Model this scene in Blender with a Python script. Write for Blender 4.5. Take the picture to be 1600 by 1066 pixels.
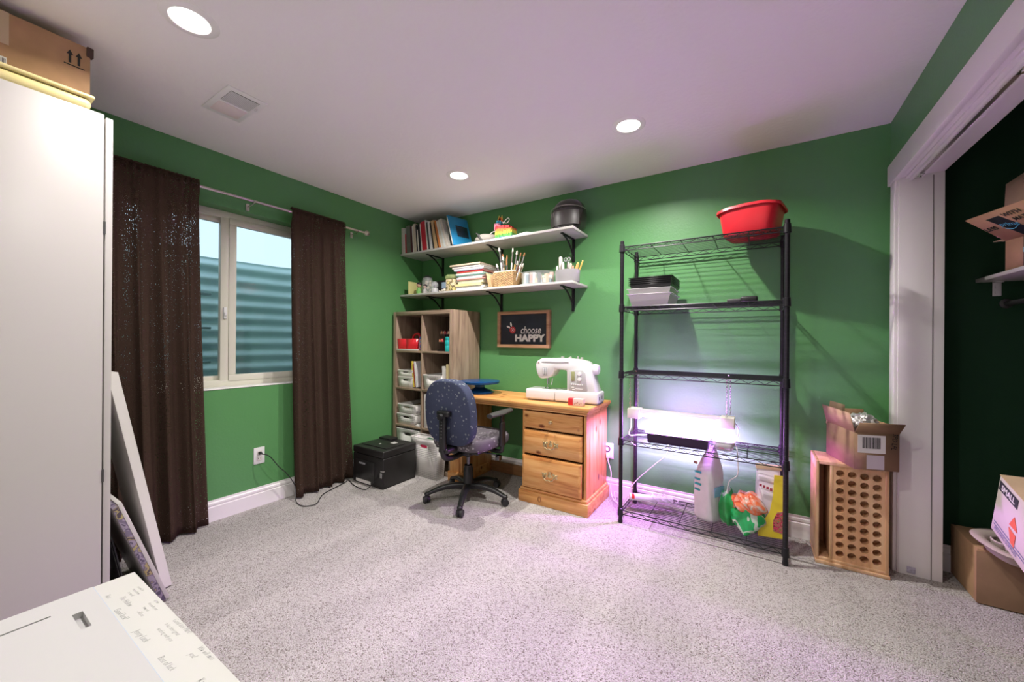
import bpy, bmesh, math, random
from mathutils import Vector, Matrix
random.seed(7)
SC = bpy.context.scene
for o in list(bpy.data.objects): bpy.data.objects.remove(o)
COL = SC.collection
PI = math.pi
W, H, RY = 3.655, 2.44, -3.35          # room: x 0..W, y RY..0, z 0..H

# ---------------------------------------------------------------- camera
cam_d = bpy.data.cameras.new('camera'); cam = bpy.data.objects.new('camera', cam_d); COL.objects.link(cam)
R = Vector((0.84458673, 0.5353718, 0.00709237)); F = Vector((-0.53538787, 0.8446062, 0.00044357)); U = R.cross(F)
cam.matrix_world = Matrix(((R.x, U.x, -F.x, 3.0167), (R.y, U.y, -F.y, -2.9543), (R.z, U.z, -F.z, 1.1992), (0, 0, 0, 1)))
cam_d.sensor_width = 36; cam_d.lens = 598.6 / 1600 * 36; cam_d.clip_start = 0.02
SC.camera = cam
# ---------------------------------------------------------------- light
world = bpy.data.worlds.new('sky'); SC.world = world; world.use_nodes = True
bg = world.node_tree.nodes['Background']; bg.inputs[0].default_value = (0.74, 0.86, 1.0, 1); bg.inputs[1].default_value = 0.9
SC.view_settings.view_transform = 'Standard'; SC.view_settings.look = 'None'
SC.view_settings.exposure = 0.55; SC.view_settings.gamma = 1; SC.view_settings.use_curve_mapping = False
CAN_W, GROW_W, GROW_COL = (8.5, 21.0, 16.0, 12.0), 66.0, (0.68, 0.23, 1.0)

# ---------------------------------------------------------------- materials
def mat(name, col, rough=0.6, metal=0.0, bump=0.0, bscale=200, var=0.0, vscale=8, spec=0.5, trans=0.0, emit=None, estr=0, alpha=1, coat=0, stretch=None, col2=None):
    m = bpy.data.materials.new(name); m.use_nodes = True
    nt = m.node_tree; N = nt.nodes; L = nt.links; b = N['Principled BSDF']
    b.inputs['Base Color'].default_value = (*col, 1); b.inputs['Roughness'].default_value = rough
    b.inputs['Metallic'].default_value = metal; b.inputs['Specular IOR Level'].default_value = spec
    if trans: b.inputs['Transmission Weight'].default_value = trans
    if coat: b.inputs['Coat Weight'].default_value = coat
    if alpha < 1: b.inputs['Alpha'].default_value = alpha
    if emit: b.inputs['Emission Color'].default_value = (*emit, 1); b.inputs['Emission Strength'].default_value = estr
    tc = N.new('ShaderNodeTexCoord'); mp = N.new('ShaderNodeMapping'); L.new(tc.outputs['Object'], mp.inputs[0])
    if stretch: mp.inputs['Scale'].default_value = stretch
    if var or col2:
        n = N.new('ShaderNodeTexNoise'); n.inputs['Scale'].default_value = vscale; n.inputs['Detail'].default_value = 4
        L.new(mp.outputs[0], n.inputs['Vector'])
        cr = N.new('ShaderNodeValToRGB'); L.new(n.outputs[0], cr.inputs[0])
        c2 = col2 or tuple(min(1, c * (1 + var)) for c in col); c1 = col if col2 else tuple(c * (1 - var) for c in col)
        cr.color_ramp.elements[0].position = .3; cr.color_ramp.elements[1].position = .7
        cr.color_ramp.elements[0].color = (*c1, 1); cr.color_ramp.elements[1].color = (*c2, 1)
        L.new(cr.outputs[0], b.inputs['Base Color'])
    if bump:
        n2 = N.new('ShaderNodeTexNoise'); n2.inputs['Scale'].default_value = bscale; n2.inputs['Detail'].default_value = 3
        L.new(mp.outputs[0], n2.inputs['Vector'])
        bp = N.new('ShaderNodeBump'); bp.inputs['Strength'].default_value = bump; bp.inputs['Distance'].default_value = 0.004
        L.new(n2.outputs[0], bp.inputs['Height']); L.new(bp.outputs[0], b.inputs['Normal'])
    return m

def carpet_mat():
    m = mat('carpet', (.5, .47, .44), .95, spec=.1); nt = m.node_tree; N = nt.nodes; L = nt.links; b = N['Principled BSDF']
    tc = N.new('ShaderNodeTexCoord')
    v = N.new('ShaderNodeTexVoronoi'); v.inputs['Scale'].default_value = 230; L.new(tc.outputs['Object'], v.inputs['Vector'])
    n = N.new('ShaderNodeTexNoise'); n.inputs['Scale'].default_value = 180; n.inputs['Detail'].default_value = 2; L.new(tc.outputs['Object'], n.inputs['Vector'])
    mp = N.new('ShaderNodeMapping'); mp.inputs['Rotation'].default_value = (0, 0, 1.0); mp.inputs['Scale'].default_value = (2.6, .7, 1); L.new(tc.outputs['Object'], mp.inputs[0])
    s = N.new('ShaderNodeTexNoise'); s.inputs['Scale'].default_value = 1.6; s.inputs['Detail'].default_value = 1; L.new(mp.outputs[0], s.inputs['Vector'])
    sep = N.new('ShaderNodeSeparateColor'); L.new(v.outputs['Color'], sep.inputs[0])
    cr = N.new('ShaderNodeValToRGB'); e = cr.color_ramp.elements; e[0].position = 0; e[0].color = (.20, .175, .155, 1); e[1].position = 1; e[1].color = (.60, .575, .555, 1)
    for p, c in ((.10, (.32, .285, .26, 1)), (.25, (.45, .425, .405, 1)), (.6, (.54, .515, .495, 1))): x = e.new(p); x.color = c
    L.new(sep.outputs[0], cr.inputs[0])
    mx = N.new('ShaderNodeMix'); mx.data_type = 'RGBA'; mx.blend_type = 'MULTIPLY'; mx.inputs['Factor'].default_value = 1
    r2 = N.new('ShaderNodeValToRGB'); r2.color_ramp.elements[0].position = .42; r2.color_ramp.elements[0].color = (.9, .9, .9, 1); r2.color_ramp.elements[1].position = .58
    L.new(s.outputs[0], r2.inputs[0]); L.new(cr.outputs[0], mx.inputs['A']); L.new(r2.outputs[0], mx.inputs['B']); L.new(mx.outputs['Result'], b.inputs['Base Color'])
    ad = N.new('ShaderNodeMath'); ad.operation = 'SUBTRACT'; L.new(n.outputs[0], ad.inputs[0]); L.new(v.outputs['Distance'], ad.inputs[1])
    bp = N.new('ShaderNodeBump'); bp.inputs['Strength'].default_value = .8; bp.inputs['Distance'].default_value = .006
    L.new(ad.outputs[0], bp.inputs['Height']); L.new(bp.outputs[0], b.inputs['Normal'])
    return m

def wood_mat(name, c1, c2, c3, axis='x', scale=1.0, knots=True, rough=.45):
    m = mat(name, c1, rough); nt = m.node_tree; N = nt.nodes; L = nt.links; b = N['Principled BSDF']
    tc = N.new('ShaderNodeTexCoord'); mp = N.new('ShaderNodeMapping'); L.new(tc.outputs['Object'], mp.inputs[0])
    s = {'x': (1.2, 14, 14), 'y': (14, 1.2, 14), 'z': (14, 14, 1.2)}[axis]
    mp.inputs['Scale'].default_value = tuple(q * scale for q in s)
    n = N.new('ShaderNodeTexNoise'); n.inputs['Scale'].default_value = 1.6; n.inputs['Detail'].default_value = 6; n.inputs['Distortion'].default_value = .6; L.new(mp.outputs[0], n.inputs['Vector'])
    n2 = N.new('ShaderNodeTexNoise'); n2.inputs['Scale'].default_value = 7; n2.inputs['Detail'].default_value = 3; L.new(mp.outputs[0], n2.inputs['Vector'])
    ad = N.new('ShaderNodeMath'); ad.operation = 'MULTIPLY_ADD'; L.new(n2.outputs[0], ad.inputs[0]); ad.inputs[1].default_value = .35; L.new(n.outputs[0], ad.inputs[2])
    cr = N.new('ShaderNodeValToRGB'); e = cr.color_ramp.elements; e[0].position = .48; e[0].color = (*c3, 1); e[1].position = .85; e[1].color = (*c2, 1); x = e.new(.63); x.color = (*c1, 1)
    L.new(ad.outputs[0], cr.inputs[0]); out = cr.outputs[0]
    if knots:
        mk = N.new('ShaderNodeMapping'); L.new(tc.outputs['Object'], mk.inputs[0])
        mk.inputs['Scale'].default_value = {'x': (5, 9, 9), 'y': (9, 5, 9), 'z': (9, 9, 5)}[axis]
        v = N.new('ShaderNodeTexVoronoi'); v.inputs['Scale'].default_value = 1; L.new(mk.outputs[0], v.inputs['Vector'])
        r = N.new('ShaderNodeValToRGB'); r.color_ramp.elements[0].position = .07; r.color_ramp.elements[0].color = (.28, .13, .06, 1); r.color_ramp.elements[1].position = .16; r.color_ramp.elements[1].color = (1, 1, 1, 1)
        L.new(v.outputs['Distance'], r.inputs[0])
        mx = N.new('ShaderNodeMix'); mx.data_type = 'RGBA'; mx.blend_type = 'MULTIPLY'; mx.inputs['Factor'].default_value = 1
        L.new(out, mx.inputs['A']); L.new(r.outputs[0], mx.inputs['B']); out = mx.outputs['Result']
    L.new(out, b.inputs['Base Color'])
    return m

def speckle_mat(name, c1, c2, scale, thr=.25, rough=.9, c3=None):
    m = mat(name, c1, rough, spec=.15); nt = m.node_tree; N = nt.nodes; L = nt.links; b = N['Principled BSDF']
    tc = N.new('ShaderNodeTexCoord'); v = N.new('ShaderNodeTexVoronoi'); v.inputs['Scale'].default_value = scale; L.new(tc.outputs['Object'], v.inputs['Vector'])
    cr = N.new('ShaderNodeValToRGB'); cr.color_ramp.interpolation = 'LINEAR'; e = cr.color_ramp.elements
    e[0].position = thr; e[0].color = (1, 1, 1, 1); e[1].position = thr + .08; e[1].color = (0, 0, 0, 1); L.new(v.outputs['Distance'], cr.inputs[0])
    n = N.new('ShaderNodeTexNoise'); n.inputs['Scale'].default_value = 300; L.new(tc.outputs['Object'], n.inputs['Vector'])
    base = N.new('ShaderNodeMix'); base.data_type = 'RGBA'; base.inputs['A'].default_value = (*c1, 1); base.inputs['B'].default_value = (*(c3 or [q * 1.6 for q in c1]), 1); L.new(n.outputs[0], base.inputs['Factor'])
    mx = N.new('ShaderNodeMix'); mx.data_type = 'RGBA'; L.new(cr.outputs[0], mx.inputs['Factor']); L.new(base.outputs['Result'], mx.inputs['A']); mx.inputs['B'].default_value = (*c2, 1)
    L.new(mx.outputs['Result'], b.inputs['Base Color'])
    return m

def patch_mat(name, cols, scale, rough=.4, seed=0.0, distort=0.0):
    """printed packaging: patches of several inks"""
    m = mat(name, cols[0], rough); nt = m.node_tree; N = nt.nodes; L = nt.links; b = N['Principled BSDF']
    tc = N.new('ShaderNodeTexCoord'); mp = N.new('ShaderNodeMapping'); mp.inputs['Location'].default_value = (seed, seed, seed); L.new(tc.outputs['Object'], mp.inputs[0])
    n = N.new('ShaderNodeTexNoise'); n.inputs['Scale'].default_value = scale; n.inputs['Detail'].default_value = 2; n.inputs['Distortion'].default_value = distort; L.new(mp.outputs[0], n.inputs['Vector'])
    cr = N.new('ShaderNodeValToRGB'); cr.color_ramp.interpolation = 'CONSTANT'; e = cr.color_ramp.elements
    k = len(cols); e[0].position = 0; e[0].color = (*cols[0], 1); e[1].position = .3 + .4 * (k - 1) / k; e[1].color = (*cols[-1], 1)
    for i in range(1, k - 1): x = e.new(.3 + .4 * i / k); x.color = (*cols[i], 1)
    L.new(n.outputs[0], cr.inputs[0]); L.new(cr.outputs[0], b.inputs['Base Color'])
    return m

def curtain_mat():
    m = mat('brown_curtain_weave', (.045, .026, .021), .95, spec=.08); nt = m.node_tree; N = nt.nodes; L = nt.links; b = N['Principled BSDF']; out = N['Material Output']
    tc = N.new('ShaderNodeTexCoord'); mp = N.new('ShaderNodeMapping'); mp.inputs['Scale'].default_value = (1, 1, .6); L.new(tc.outputs['Object'], mp.inputs[0])
    n = N.new('ShaderNodeTexNoise'); n.inputs['Scale'].default_value = 260; n.inputs['Detail'].default_value = 1; L.new(mp.outputs[0], n.inputs['Vector'])
    cr = N.new('ShaderNodeValToRGB'); cr.color_ramp.elements[0].color = (.040, .024, .018, 1); cr.color_ramp.elements[1].color = (.10, .062, .046, 1); L.new(n.outputs[0], cr.inputs[0]); L.new(cr.outputs[0], b.inputs['Base Color'])
    v = N.new('ShaderNodeTexNoise'); v.inputs['Scale'].default_value = 250; v.inputs['Detail'].default_value = 0; L.new(mp.outputs[0], v.inputs['Vector'])
    g = N.new('ShaderNodeMath'); g.operation = 'GREATER_THAN'; g.inputs[1].default_value = .915; mb = N.new('ShaderNodeMapping'); mb.inputs['Scale'].default_value = (0, 22, .7); L.new(tc.outputs['Object'], mb.inputs[0])
    nb = N.new('ShaderNodeTexNoise'); nb.inputs['Scale'].default_value = 1; nb.inputs['Detail'].default_value = 1; L.new(mb.outputs[0], nb.inputs['Vector'])
    am_ = N.new('ShaderNodeMath'); am_.operation = 'MULTIPLY_ADD'; am_.inputs[1].default_value = .38; L.new(nb.outputs[0], am_.inputs[0]); L.new(v.outputs[0], am_.inputs[2]); L.new(am_.outputs[0], g.inputs[0])
    t = N.new('ShaderNodeBsdfTransparent'); tr = N.new('ShaderNodeBsdfTranslucent'); tr.inputs[0].default_value = (.06, .035, .03, 1)
    m1 = N.new('ShaderNodeMixShader'); m1.inputs[0].default_value = .2; L.new(b.outputs[0], m1.inputs[1]); L.new(tr.outputs[0], m1.inputs[2])
    m2 = N.new('ShaderNodeMixShader'); L.new(g.outputs[0], m2.inputs[0]); L.new(m1.outputs[0], m2.inputs[1]); L.new(t.outputs[0], m2.inputs[2]); L.new(m2.outputs[0], out.inputs[0])
    return m

M_ = {}
def MT(n, *a, **k):
    if n not in M_: M_[n] = mat(n, *a, **k)
    return M_[n]
carpet = carpet_mat()
green = mat('green_wall_paint', (.10, .285, .10), .45, bump=.22, bscale=70, spec=.35)
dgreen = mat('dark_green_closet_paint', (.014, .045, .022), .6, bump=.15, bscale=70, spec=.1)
ceilm = mat('ceiling_paint', (.93, .91, .915), .9, bump=.5, bscale=45, spec=.1)
trimm = mat('white_trim_paint', (.84, .82, .81), .35)
whitel = mat('white_laminate', (.55, .53, .505), .35, spec=.4)
white = mat('white_plastic', (.80, .80, .80), .35)
cream = mat('cream_plastic', (.74, .72, .66), .45)
black = mat('black_plastic', (.012, .012, .013), .4)
blackm = mat('black_coated_steel', (.011, .010, .013), .35, spec=.35)
chrome = mat('chrome', (.75, .75, .75), .18, metal=1)
brushed = mat('brushed_nickel', (.62, .58, .55), .3, metal=1)
card = mat('cardboard', (.44, .27, .15), .85, var=.08, vscale=14, spec=.15)
cardd = mat('brown_cardboard', (.30, .19, .115), .85, var=.08, vscale=14, spec=.15)
cardp = mat('pale_cardboard', (.58, .42, .27), .85, var=.06, vscale=14, spec=.15)
paper = mat('white_paper', (.82, .80, .77), .8)
pine = wood_mat('knotty_pine', (.62, .29, .085), (.72, .40, .15), (.45, .17, .04), 'x')
pinez = wood_mat('knotty_pine_upright', (.62, .29, .085), (.72, .40, .15), (.45, .17, .04), 'z')
oak = wood_mat('grey_brown_oak_veneer', (.30, .215, .15), (.40, .30, .215), (.19, .13, .09), 'z', knots=False)
oakh = wood_mat('grey_brown_oak_veneer_level', (.30, .215, .15), (.40, .30, .215), (.19, .13, .09), 'x', knots=False)
red = mat('red_plastic', (.62, .02, .03), .3, spec=.5)
glass = mat('window_glass', (.85, .95, .95), .0, trans=1.0); 
ink = mat('black_ink', (.015, .014, .014), .7)

def glass_thin():
    m = bpy.data.materials.new('thin_window_glass'); m.use_nodes = True; nt = m.node_tree; N = nt.nodes; L = nt.links; N.remove(N['Principled BSDF'])
    t = N.new('ShaderNodeBsdfTransparent'); t.inputs[0].default_value = (.90, .97, .97, 1); g = N.new('ShaderNodeBsdfGlossy'); g.inputs['Roughness'].default_value = .02
    fr = N.new('ShaderNodeFresnel'); fr.inputs[0].default_value = 1.4; mx = N.new('ShaderNodeMixShader'); L.new(fr.outputs[0], mx.inputs[0]); L.new(t.outputs[0], mx.inputs[1]); L.new(g.outputs[0], mx.inputs[2]); L.new(mx.outputs[0], N['Material Output'].inputs[0])
    return m
pane_m = glass_thin()
def clear_mat(name, tint=(.85, .85, .85), f=.35):
    m = bpy.data.materials.new(name); m.use_nodes = True; nt = m.node_tree; N = nt.nodes; L = nt.links; b = N['Principled BSDF']
    b.inputs['Base Color'].default_value = (*tint, 1); b.inputs['Roughness'].default_value = .25
    t = N.new('ShaderNodeBsdfTransparent'); mx = N.new('ShaderNodeMixShader'); mx.inputs[0].default_value = f
    L.new(t.outputs[0], mx.inputs[1]); L.new(b.outputs[0], mx.inputs[2]); L.new(mx.outputs[0], N['Material Output'].inputs[0])
    return m
frosted = clear_mat('frosted_clear_plastic', (.75, .73, .74), .6)
clear = clear_mat('clear_plastic', (.85, .87, .87), .28)

# ---------------------------------------------------------------- mesh helpers
WM = {}
class MB:
    def __init__(s, xf=None): s.bm = bmesh.new(); s.xf = xf or Matrix()
    def _add(s, fn, mtx, bev=0, seg=2):
        t = bmesh.new(); fn(t)
        if bev: bmesh.ops.bevel(t, geom=t.edges[:], offset=bev, segments=seg, affect='EDGES', profile=.5, clamp_overlap=True)
        bmesh.ops.transform(t, matrix=s.xf @ mtx, verts=t.verts)
        me = bpy.data.meshes.new('t'); t.to_mesh(me); s.bm.from_mesh(me); bpy.data.meshes.remove(me); t.free(); return s
    def box(s, x0, x1, y0, y1, z0, z1, bev=0, seg=2, rot=None):
        c = Vector(((x0 + x1) / 2, (y0 + y1) / 2, (z0 + z1) / 2)); m = Matrix.Translation(c)
        if rot is not None: m = m @ rot
        d = (abs(x1 - x0), abs(y1 - y0), abs(z1 - z0))
        def fn(t):
            bmesh.ops.create_cube(t, size=1); bmesh.ops.scale(t, vec=d, verts=t.verts)
        return s._add(fn, m, min(bev, min(d) * .45) if bev else 0, seg)
    def cyl(s, p, q, r, r2=None, n=16, cap=True):
        p, q = Vector(p), Vector(q); d = q - p
        m = Matrix.Translation((p + q) / 2) @ d.to_track_quat('Z', 'Y').to_matrix().to_4x4()
        return s._add(lambda t: bmesh.ops.create_cone(t, segments=n, radius1=r, radius2=r if r2 is None else r2, depth=d.length, cap_ends=cap), m)
    def ball(s, c, r, sc=(1, 1, 1), n=20, rot=None):
        m = Matrix.Translation(c) @ (rot or Matrix()) @ Matrix.Diagonal((*sc, 1))
        return s._add(lambda t: bmesh.ops.create_uvsphere(t, u_segments=n, v_segments=max(6, n * 2 // 3), radius=r), m)
    def lathe(s, prof, c=(0, 0, 0), n=32, rot=None, sx=1, sy=1):
        def fn(t):
            rings = [[t.verts.new((max(r, 1e-5) * math.cos(2 * PI * i / n) * sx, max(r, 1e-5) * math.sin(2 * PI * i / n) * sy, z)) for i in range(n)] for r, z in prof]
            for a, b in zip(rings, rings[1:]):
                for i in range(n): t.faces.new((a[i], a[(i + 1) % n], b[(i + 1) % n], b[i]))
            if prof[0][0] < 1e-4 or prof[-1][0] < 1e-4: bmesh.ops.remove_doubles(t, verts=t.verts, dist=3e-5)
        return s._add(fn, Matrix.Translation(c) @ (rot or Matrix()))
    def tube(s, pts, r, n=8, smooth=0, taper=None):
        P = [Vector(p) for p in pts]
        if smooth:
            Q = []
            for i in range(len(P) - 1):
                a, b, c, d = P[max(i - 1, 0)], P[i], P[i + 1], P[min(i + 2, len(P) - 1)]
                for k in range(smooth):
                    u = k / smooth; Q.append(.5 * ((2 * b) + (c - a) * u + (2 * a - 5 * b + 4 * c - d) * u * u + (3 * b - a - 3 * c + d) * u ** 3))
            Q.append(P[-1]); P = Q
        def fn(t):
            prev = None; up = Vector((0.013, .021, 1)).normalized(); x = None
            for i, p in enumerate(P):
                d = (P[min(i + 1, len(P) - 1)] - P[max(i - 1, 0)]).normalized()
                x = (up.cross(d) if x is None else x - d * x.dot(d))
                if x.length < 1e-4: x = Vector((1, 0, 0)).cross(d)
                x.normalize(); y = d.cross(x); rr = r if taper is None else r * (1 + (taper - 1) * i / (len(P) - 1))
                ring = [t.verts.new(p + x * rr * math.cos(2 * PI * k / n) + y * rr * math.sin(2 * PI * k / n)) for k in range(n)]
                if prev:
                    for k in range(n): t.faces.new((prev[k], prev[(k + 1) % n], ring[(k + 1) % n], ring[k]))
                else: t.faces.new(ring[::-1])
                prev = ring
            t.faces.new(prev)
        return s._add(fn, Matrix())
    def prism(s, poly, ax, a0, a1, bev=0):
        """polygon (u,v) extruded along ax: 'x' (u=y,v=z), 'y' (u=x,v=z), 'z' (u=x,v=y)"""
        def P(u, v, w): return {'x': (w, u, v), 'y': (u, w, v), 'z': (u, v, w)}[ax]
        def fn(t):
            A = [t.verts.new(P(u, v, a0)) for u, v in poly]; B = [t.verts.new(P(u, v, a1)) for u, v in poly]; n = len(poly)
            t.faces.new(A); t.faces.new(B[::-1])
            for i in range(n): t.faces.new((A[i], B[i], B[(i + 1) % n], A[(i + 1) % n]))
            bmesh.ops.recalc_face_normals(t, faces=t.faces)
        return s._add(fn, Matrix(), bev)
    def quadstrip(s, rows, closed=False):
        def fn(t):
            V = [[t.verts.new(p) for p in r] for r in rows]
            for a, b in zip(V, V[1:]):
                n = len(a)
                for i in range(n if closed else n - 1): t.faces.new((a[i], a[(i + 1) % n], b[(i + 1) % n], b[i]))
        return s._add(fn, Matrix())
    def tri(s, verts, faces):
        def fn(t):
            V = [t.verts.new(p) for p in verts]
            for f in faces: t.faces.new([V[i] for i in f])
        return s._add(fn, Matrix())
    def build(s, name, m, parent=None, ang=35, origin=None, solid=0):
        me = bpy.data.meshes.new(name)
        if parent is not None: bmesh.ops.transform(s.bm, matrix=WM[parent.name].inverted(), verts=s.bm.verts); org = Vector()
        else:
            vs = [v.co for v in s.bm.verts]
            org = Vector(origin) if origin else Vector(((min(v.x for v in vs) + max(v.x for v in vs)) / 2, (min(v.y for v in vs) + max(v.y for v in vs)) / 2, min(v.z for v in vs)))
            bmesh.ops.translate(s.bm, vec=-org, verts=s.bm.verts)
        s.bm.to_mesh(me); s.bm.free()
        me.polygons.foreach_set('use_smooth', [True] * len(me.polygons)); me.set_sharp_from_angle(angle=math.radians(ang))
        for x in (m if isinstance(m, (list, tuple)) else [m]): me.materials.append(x)
        o = bpy.data.objects.new(name, me); COL.objects.link(o)
        if parent is not None: o.parent = parent; WM[o.name] = WM[parent.name]
        else: o.location = org; WM[o.name] = Matrix.Translation(org)
        if solid: md = o.modifiers.new('thickness', 'SOLIDIFY'); md.thickness = solid; md.offset = 0
        return o
def tag(o, label=None, cat=None, group=None, kind=None):
    for k, v in (('label', label), ('category', cat), ('group', group), ('kind', kind)):
        if v: o[k] = v
    return o
def thing(name, label, cat, loc=(0, 0, 0), rz=0, group=None):
    o = bpy.data.objects.new(name, None); COL.objects.link(o); o.empty_display_size = .05
    o.location = loc; o.rotation_euler = (0, 0, rz); WM[o.name] = Matrix.Translation(loc) @ Matrix.Rotation(rz, 4, 'Z')
    return tag(o, label, cat, group)
def struct(mb, name, m, parent=None, **k): return tag(mb.build(name, m, parent, origin=None if parent is not None else (0, 0, 0), **k), kind='structure')
def text(name, s, size, mtx, m, parent, ext=.0004, shear=0, align='CENTER', sx=1, offset=0):
    """lettering: flat characters lying in the local xy plane of mtx"""
    c = bpy.data.curves.new(name, 'FONT'); c.body = s; c.size = size; c.extrude = ext; c.shear = shear; c.align_x = align; c.offset = offset; c.resolution_u = 3
    t = bpy.data.objects.new(name, c); COL.objects.link(t); bpy.context.view_layer.update()
    me = bpy.data.meshes.new_from_object(t.evaluated_get(bpy.context.evaluated_depsgraph_get())); bpy.data.objects.remove(t); bpy.data.curves.remove(c)
    b = MB(); b.bm.from_mesh(me); bpy.data.meshes.remove(me); bmesh.ops.transform(b.bm, matrix=mtx @ Matrix.Diagonal((sx, 1, 1, 1)), verts=b.bm.verts)
    return b.build(name, m, parent)
def frame_mtx(o, xdir, ydir):
    x = Vector(xdir).normalized(); y = Vector(ydir); y = (y - x * y.dot(x)).normalized(); z = x.cross(y)
    return Matrix(((x.x, y.x, z.x, o[0]), (x.y, y.y, z.y, o[1]), (x.z, y.z, z.z, o[2]), (0, 0, 0, 1)))
def RZ(a): return Matrix.Rotation(a, 4, 'Z')
def T(*v): return Matrix.Translation(v)

# ================================================================ room shell
struct(MB().box(-.0, W + .95, RY, 0, -.05, 0), 'floor', carpet)
struct(MB().box(-.0, W + .95, RY, 0, H, H + .1), 'ceiling', ceilm)
WY0, WY1, WZ0, WZ1 = -2.36, -1.14, .865, 2.09          # window opening
wl = MB().box(-.2, 0, RY, WY0, 0, H).box(-.2, 0, WY1, .0, 0, H).box(-.2, 0, WY0, WY1, 0, WZ0).box(-.2, 0, WY0, WY1, WZ1, H)
struct(wl, 'wall_left', green)
struct(MB().box(-.2, W, 0, .12, -.05, H + .1), 'wall_back', green)
struct(MB().box(-.2, W + 1, RY - .12, RY, -.05, H + .1), 'wall_rear', mat('off_white_bounce_paint', (.82, .80, .79), .6))  # unseen wall, made off-white to throw extra bounce light into the room
CY0, CY1, CZ = -2.4, -.168, 2.071                        # closet opening
struct(MB().box(W, W + .12, CY1 + .02, 0, 0, H).box(W, W + .12, RY, CY0, 0, H).box(W, W + .12, CY0, CY1 + .02, CZ + .02, H), 'wall_right', green)
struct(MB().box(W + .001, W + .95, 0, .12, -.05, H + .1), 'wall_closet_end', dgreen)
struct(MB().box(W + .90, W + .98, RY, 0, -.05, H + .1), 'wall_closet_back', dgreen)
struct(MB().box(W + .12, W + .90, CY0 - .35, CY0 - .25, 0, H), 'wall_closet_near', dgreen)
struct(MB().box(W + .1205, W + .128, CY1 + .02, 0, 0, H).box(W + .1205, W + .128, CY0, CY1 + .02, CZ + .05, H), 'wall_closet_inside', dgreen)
def base_prof(t=.018, h=.136): return [(0, 0), (t, 0), (t, h * .68), (t * .62, h * .71), (t * .62, h * .75), (t * .85, h * .78), (t * .80, h * .87), (t * .42, h * .92), (t * .38, h), (0, h)]
struct(MB().prism([(u, v) for u, v in base_prof()], 'y', RY, 0), 'baseboard_left', trimm)
struct(MB().prism([(-u, v) for u, v in base_prof()], 'x', .0, W), 'baseboard_back', trimm)
struct(MB().prism([(-u, v) for u, v in base_prof()], 'x', W + .128, W + .9), 'baseboard_closet', trimm)
# closet casing, jamb and track
j = MB().box(W - .003, W + .165, CY1, CY1 + .02, 0, CZ, .002).box(W - .003, W + .165, CY0 - .02, CY0, 0, CZ, .002)
j.box(W - .003, W + .165, CY0 - .02, CY1 + .02, CZ, CZ + .02, .002)
struct(j, 'trim_closet_jamb', trimm)
c = MB().box(W - .018, W, CY1 + .005, CY1 + .085, 0, CZ + .006, .003).box(W - .018, W, CY0 - .085, CY0 - .005, 0, CZ + .006, .003)
c.box(W - .026, W, CY0 - .11, CY1 + .108, CZ - .008 + .0, CZ + .072 + .03, .003).box(W - .010, W + .0, CY0, CY1, CZ - .006, CZ + .02, .002)
struct(c, 'trim_closet_casing', trimm)
c = MB().box(W + .035, W + .048, CY0, CY1, CZ - .024, CZ, .002).box(W + .072, W + .085, CY0, CY1, CZ - .016, CZ, .002).box(W + .02, W + .035, CY0, CY1, CZ - .010, CZ, .001)
struct(c, 'trim_closet_track_fascia', trimm)
tr = thing('closet_door_track', 'grey metal sliding door track under the white closet header', 'door track', (W + .06, CY1, CZ))
MB().box(W + .049, W + .071, CY0, CY1 - .002, CZ - .013, CZ - .0005).build('rail', brushed, tr)
for y in (CY1 - .05, CY1 - .95):
    MB().box(W + .048, W + .072, y - .03, y + .03, CZ - .024, CZ - .014, .002).cyl((W + .06, y, CZ - .016), (W + .06, y, CZ - .032), .008).build('roller_bracket', chrome, tr)
tag(MB().box(W + .122, W + .126, CY1 - .0012, CY1 - .0001, 0, CZ - .01).build('trim_closet_jamb_seam', MT('seam_shadow_gap', (.2, .19, .18), .8), None, origin=(0, 0, 0)), kind='structure')  # thin dark strip drawn for the shadowed seam in the jamb
# jamb plate low on the jamb
tag(MB().box(3.69, 3.722, CY1 - .004, CY1, .012, .045, .001).build('floor_guide', MT('scuffed_grey_plastic', (.45, .43, .52), .5, var=.3, vscale=90)), 'small grey plastic door guide screwed low on the white closet jamb', 'door guide')

# ================================================================ window
vinyl = mat('cream_vinyl', (.72, .70, .60), .4)
wf = tag(MB().box(-.17, -.10, WY0, WY1, WZ0, WZ0 + .05, .004).box(-.17, -.10, WY0, WY1, WZ1 - .05, WZ1, .004).box(-.17, -.10, WY0, WY0 + .05, WZ0 + .05, WZ1 - .05, .004).box(-.17, -.10, WY1 - .05, WY1, WZ0 + .05, WZ1 - .05, .004).build('window_1', vinyl, None, origin=(0, 0, 0)), kind='structure')
def ring(b, x0, x1, y0, y1, z0, z1, w, bev=.003):
    b.box(x0, x1, y0, y1, z0, z0 + w, bev).box(x0, x1, y0, y1, z1 - w, z1, bev).box(x0, x1, y0, y0 + w, z0 + w, z1 - w, bev).box(x0, x1, y1 - w, y1, z0 + w, z1 - w, bev); return b
ring(MB(), -.13, -.095, -1.75, WY1 - .04, WZ0 + .04, WZ1 - .04, .045).build('sash', vinyl, wf)
MB().box(-.115, -.110, -1.706, WY1 - .084, WZ0 + .084, WZ1 - .084).build('pane', pane_m, wf)
ring(MB(), -.165, -.133, WY0 + .045, -1.755, WZ0 + .045, WZ1 - .045, .035).build('sash', vinyl, wf)
MB().box(-.150, -.146, WY0 + .08, -1.79, WZ0 + .08, WZ1 - .08).build('pane', pane_m, wf)
MB().box(-.132, -.098, -1.80, -1.752, WZ0 + .045, WZ1 - .045, .003).build('meeting_rail', vinyl, wf)
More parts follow.
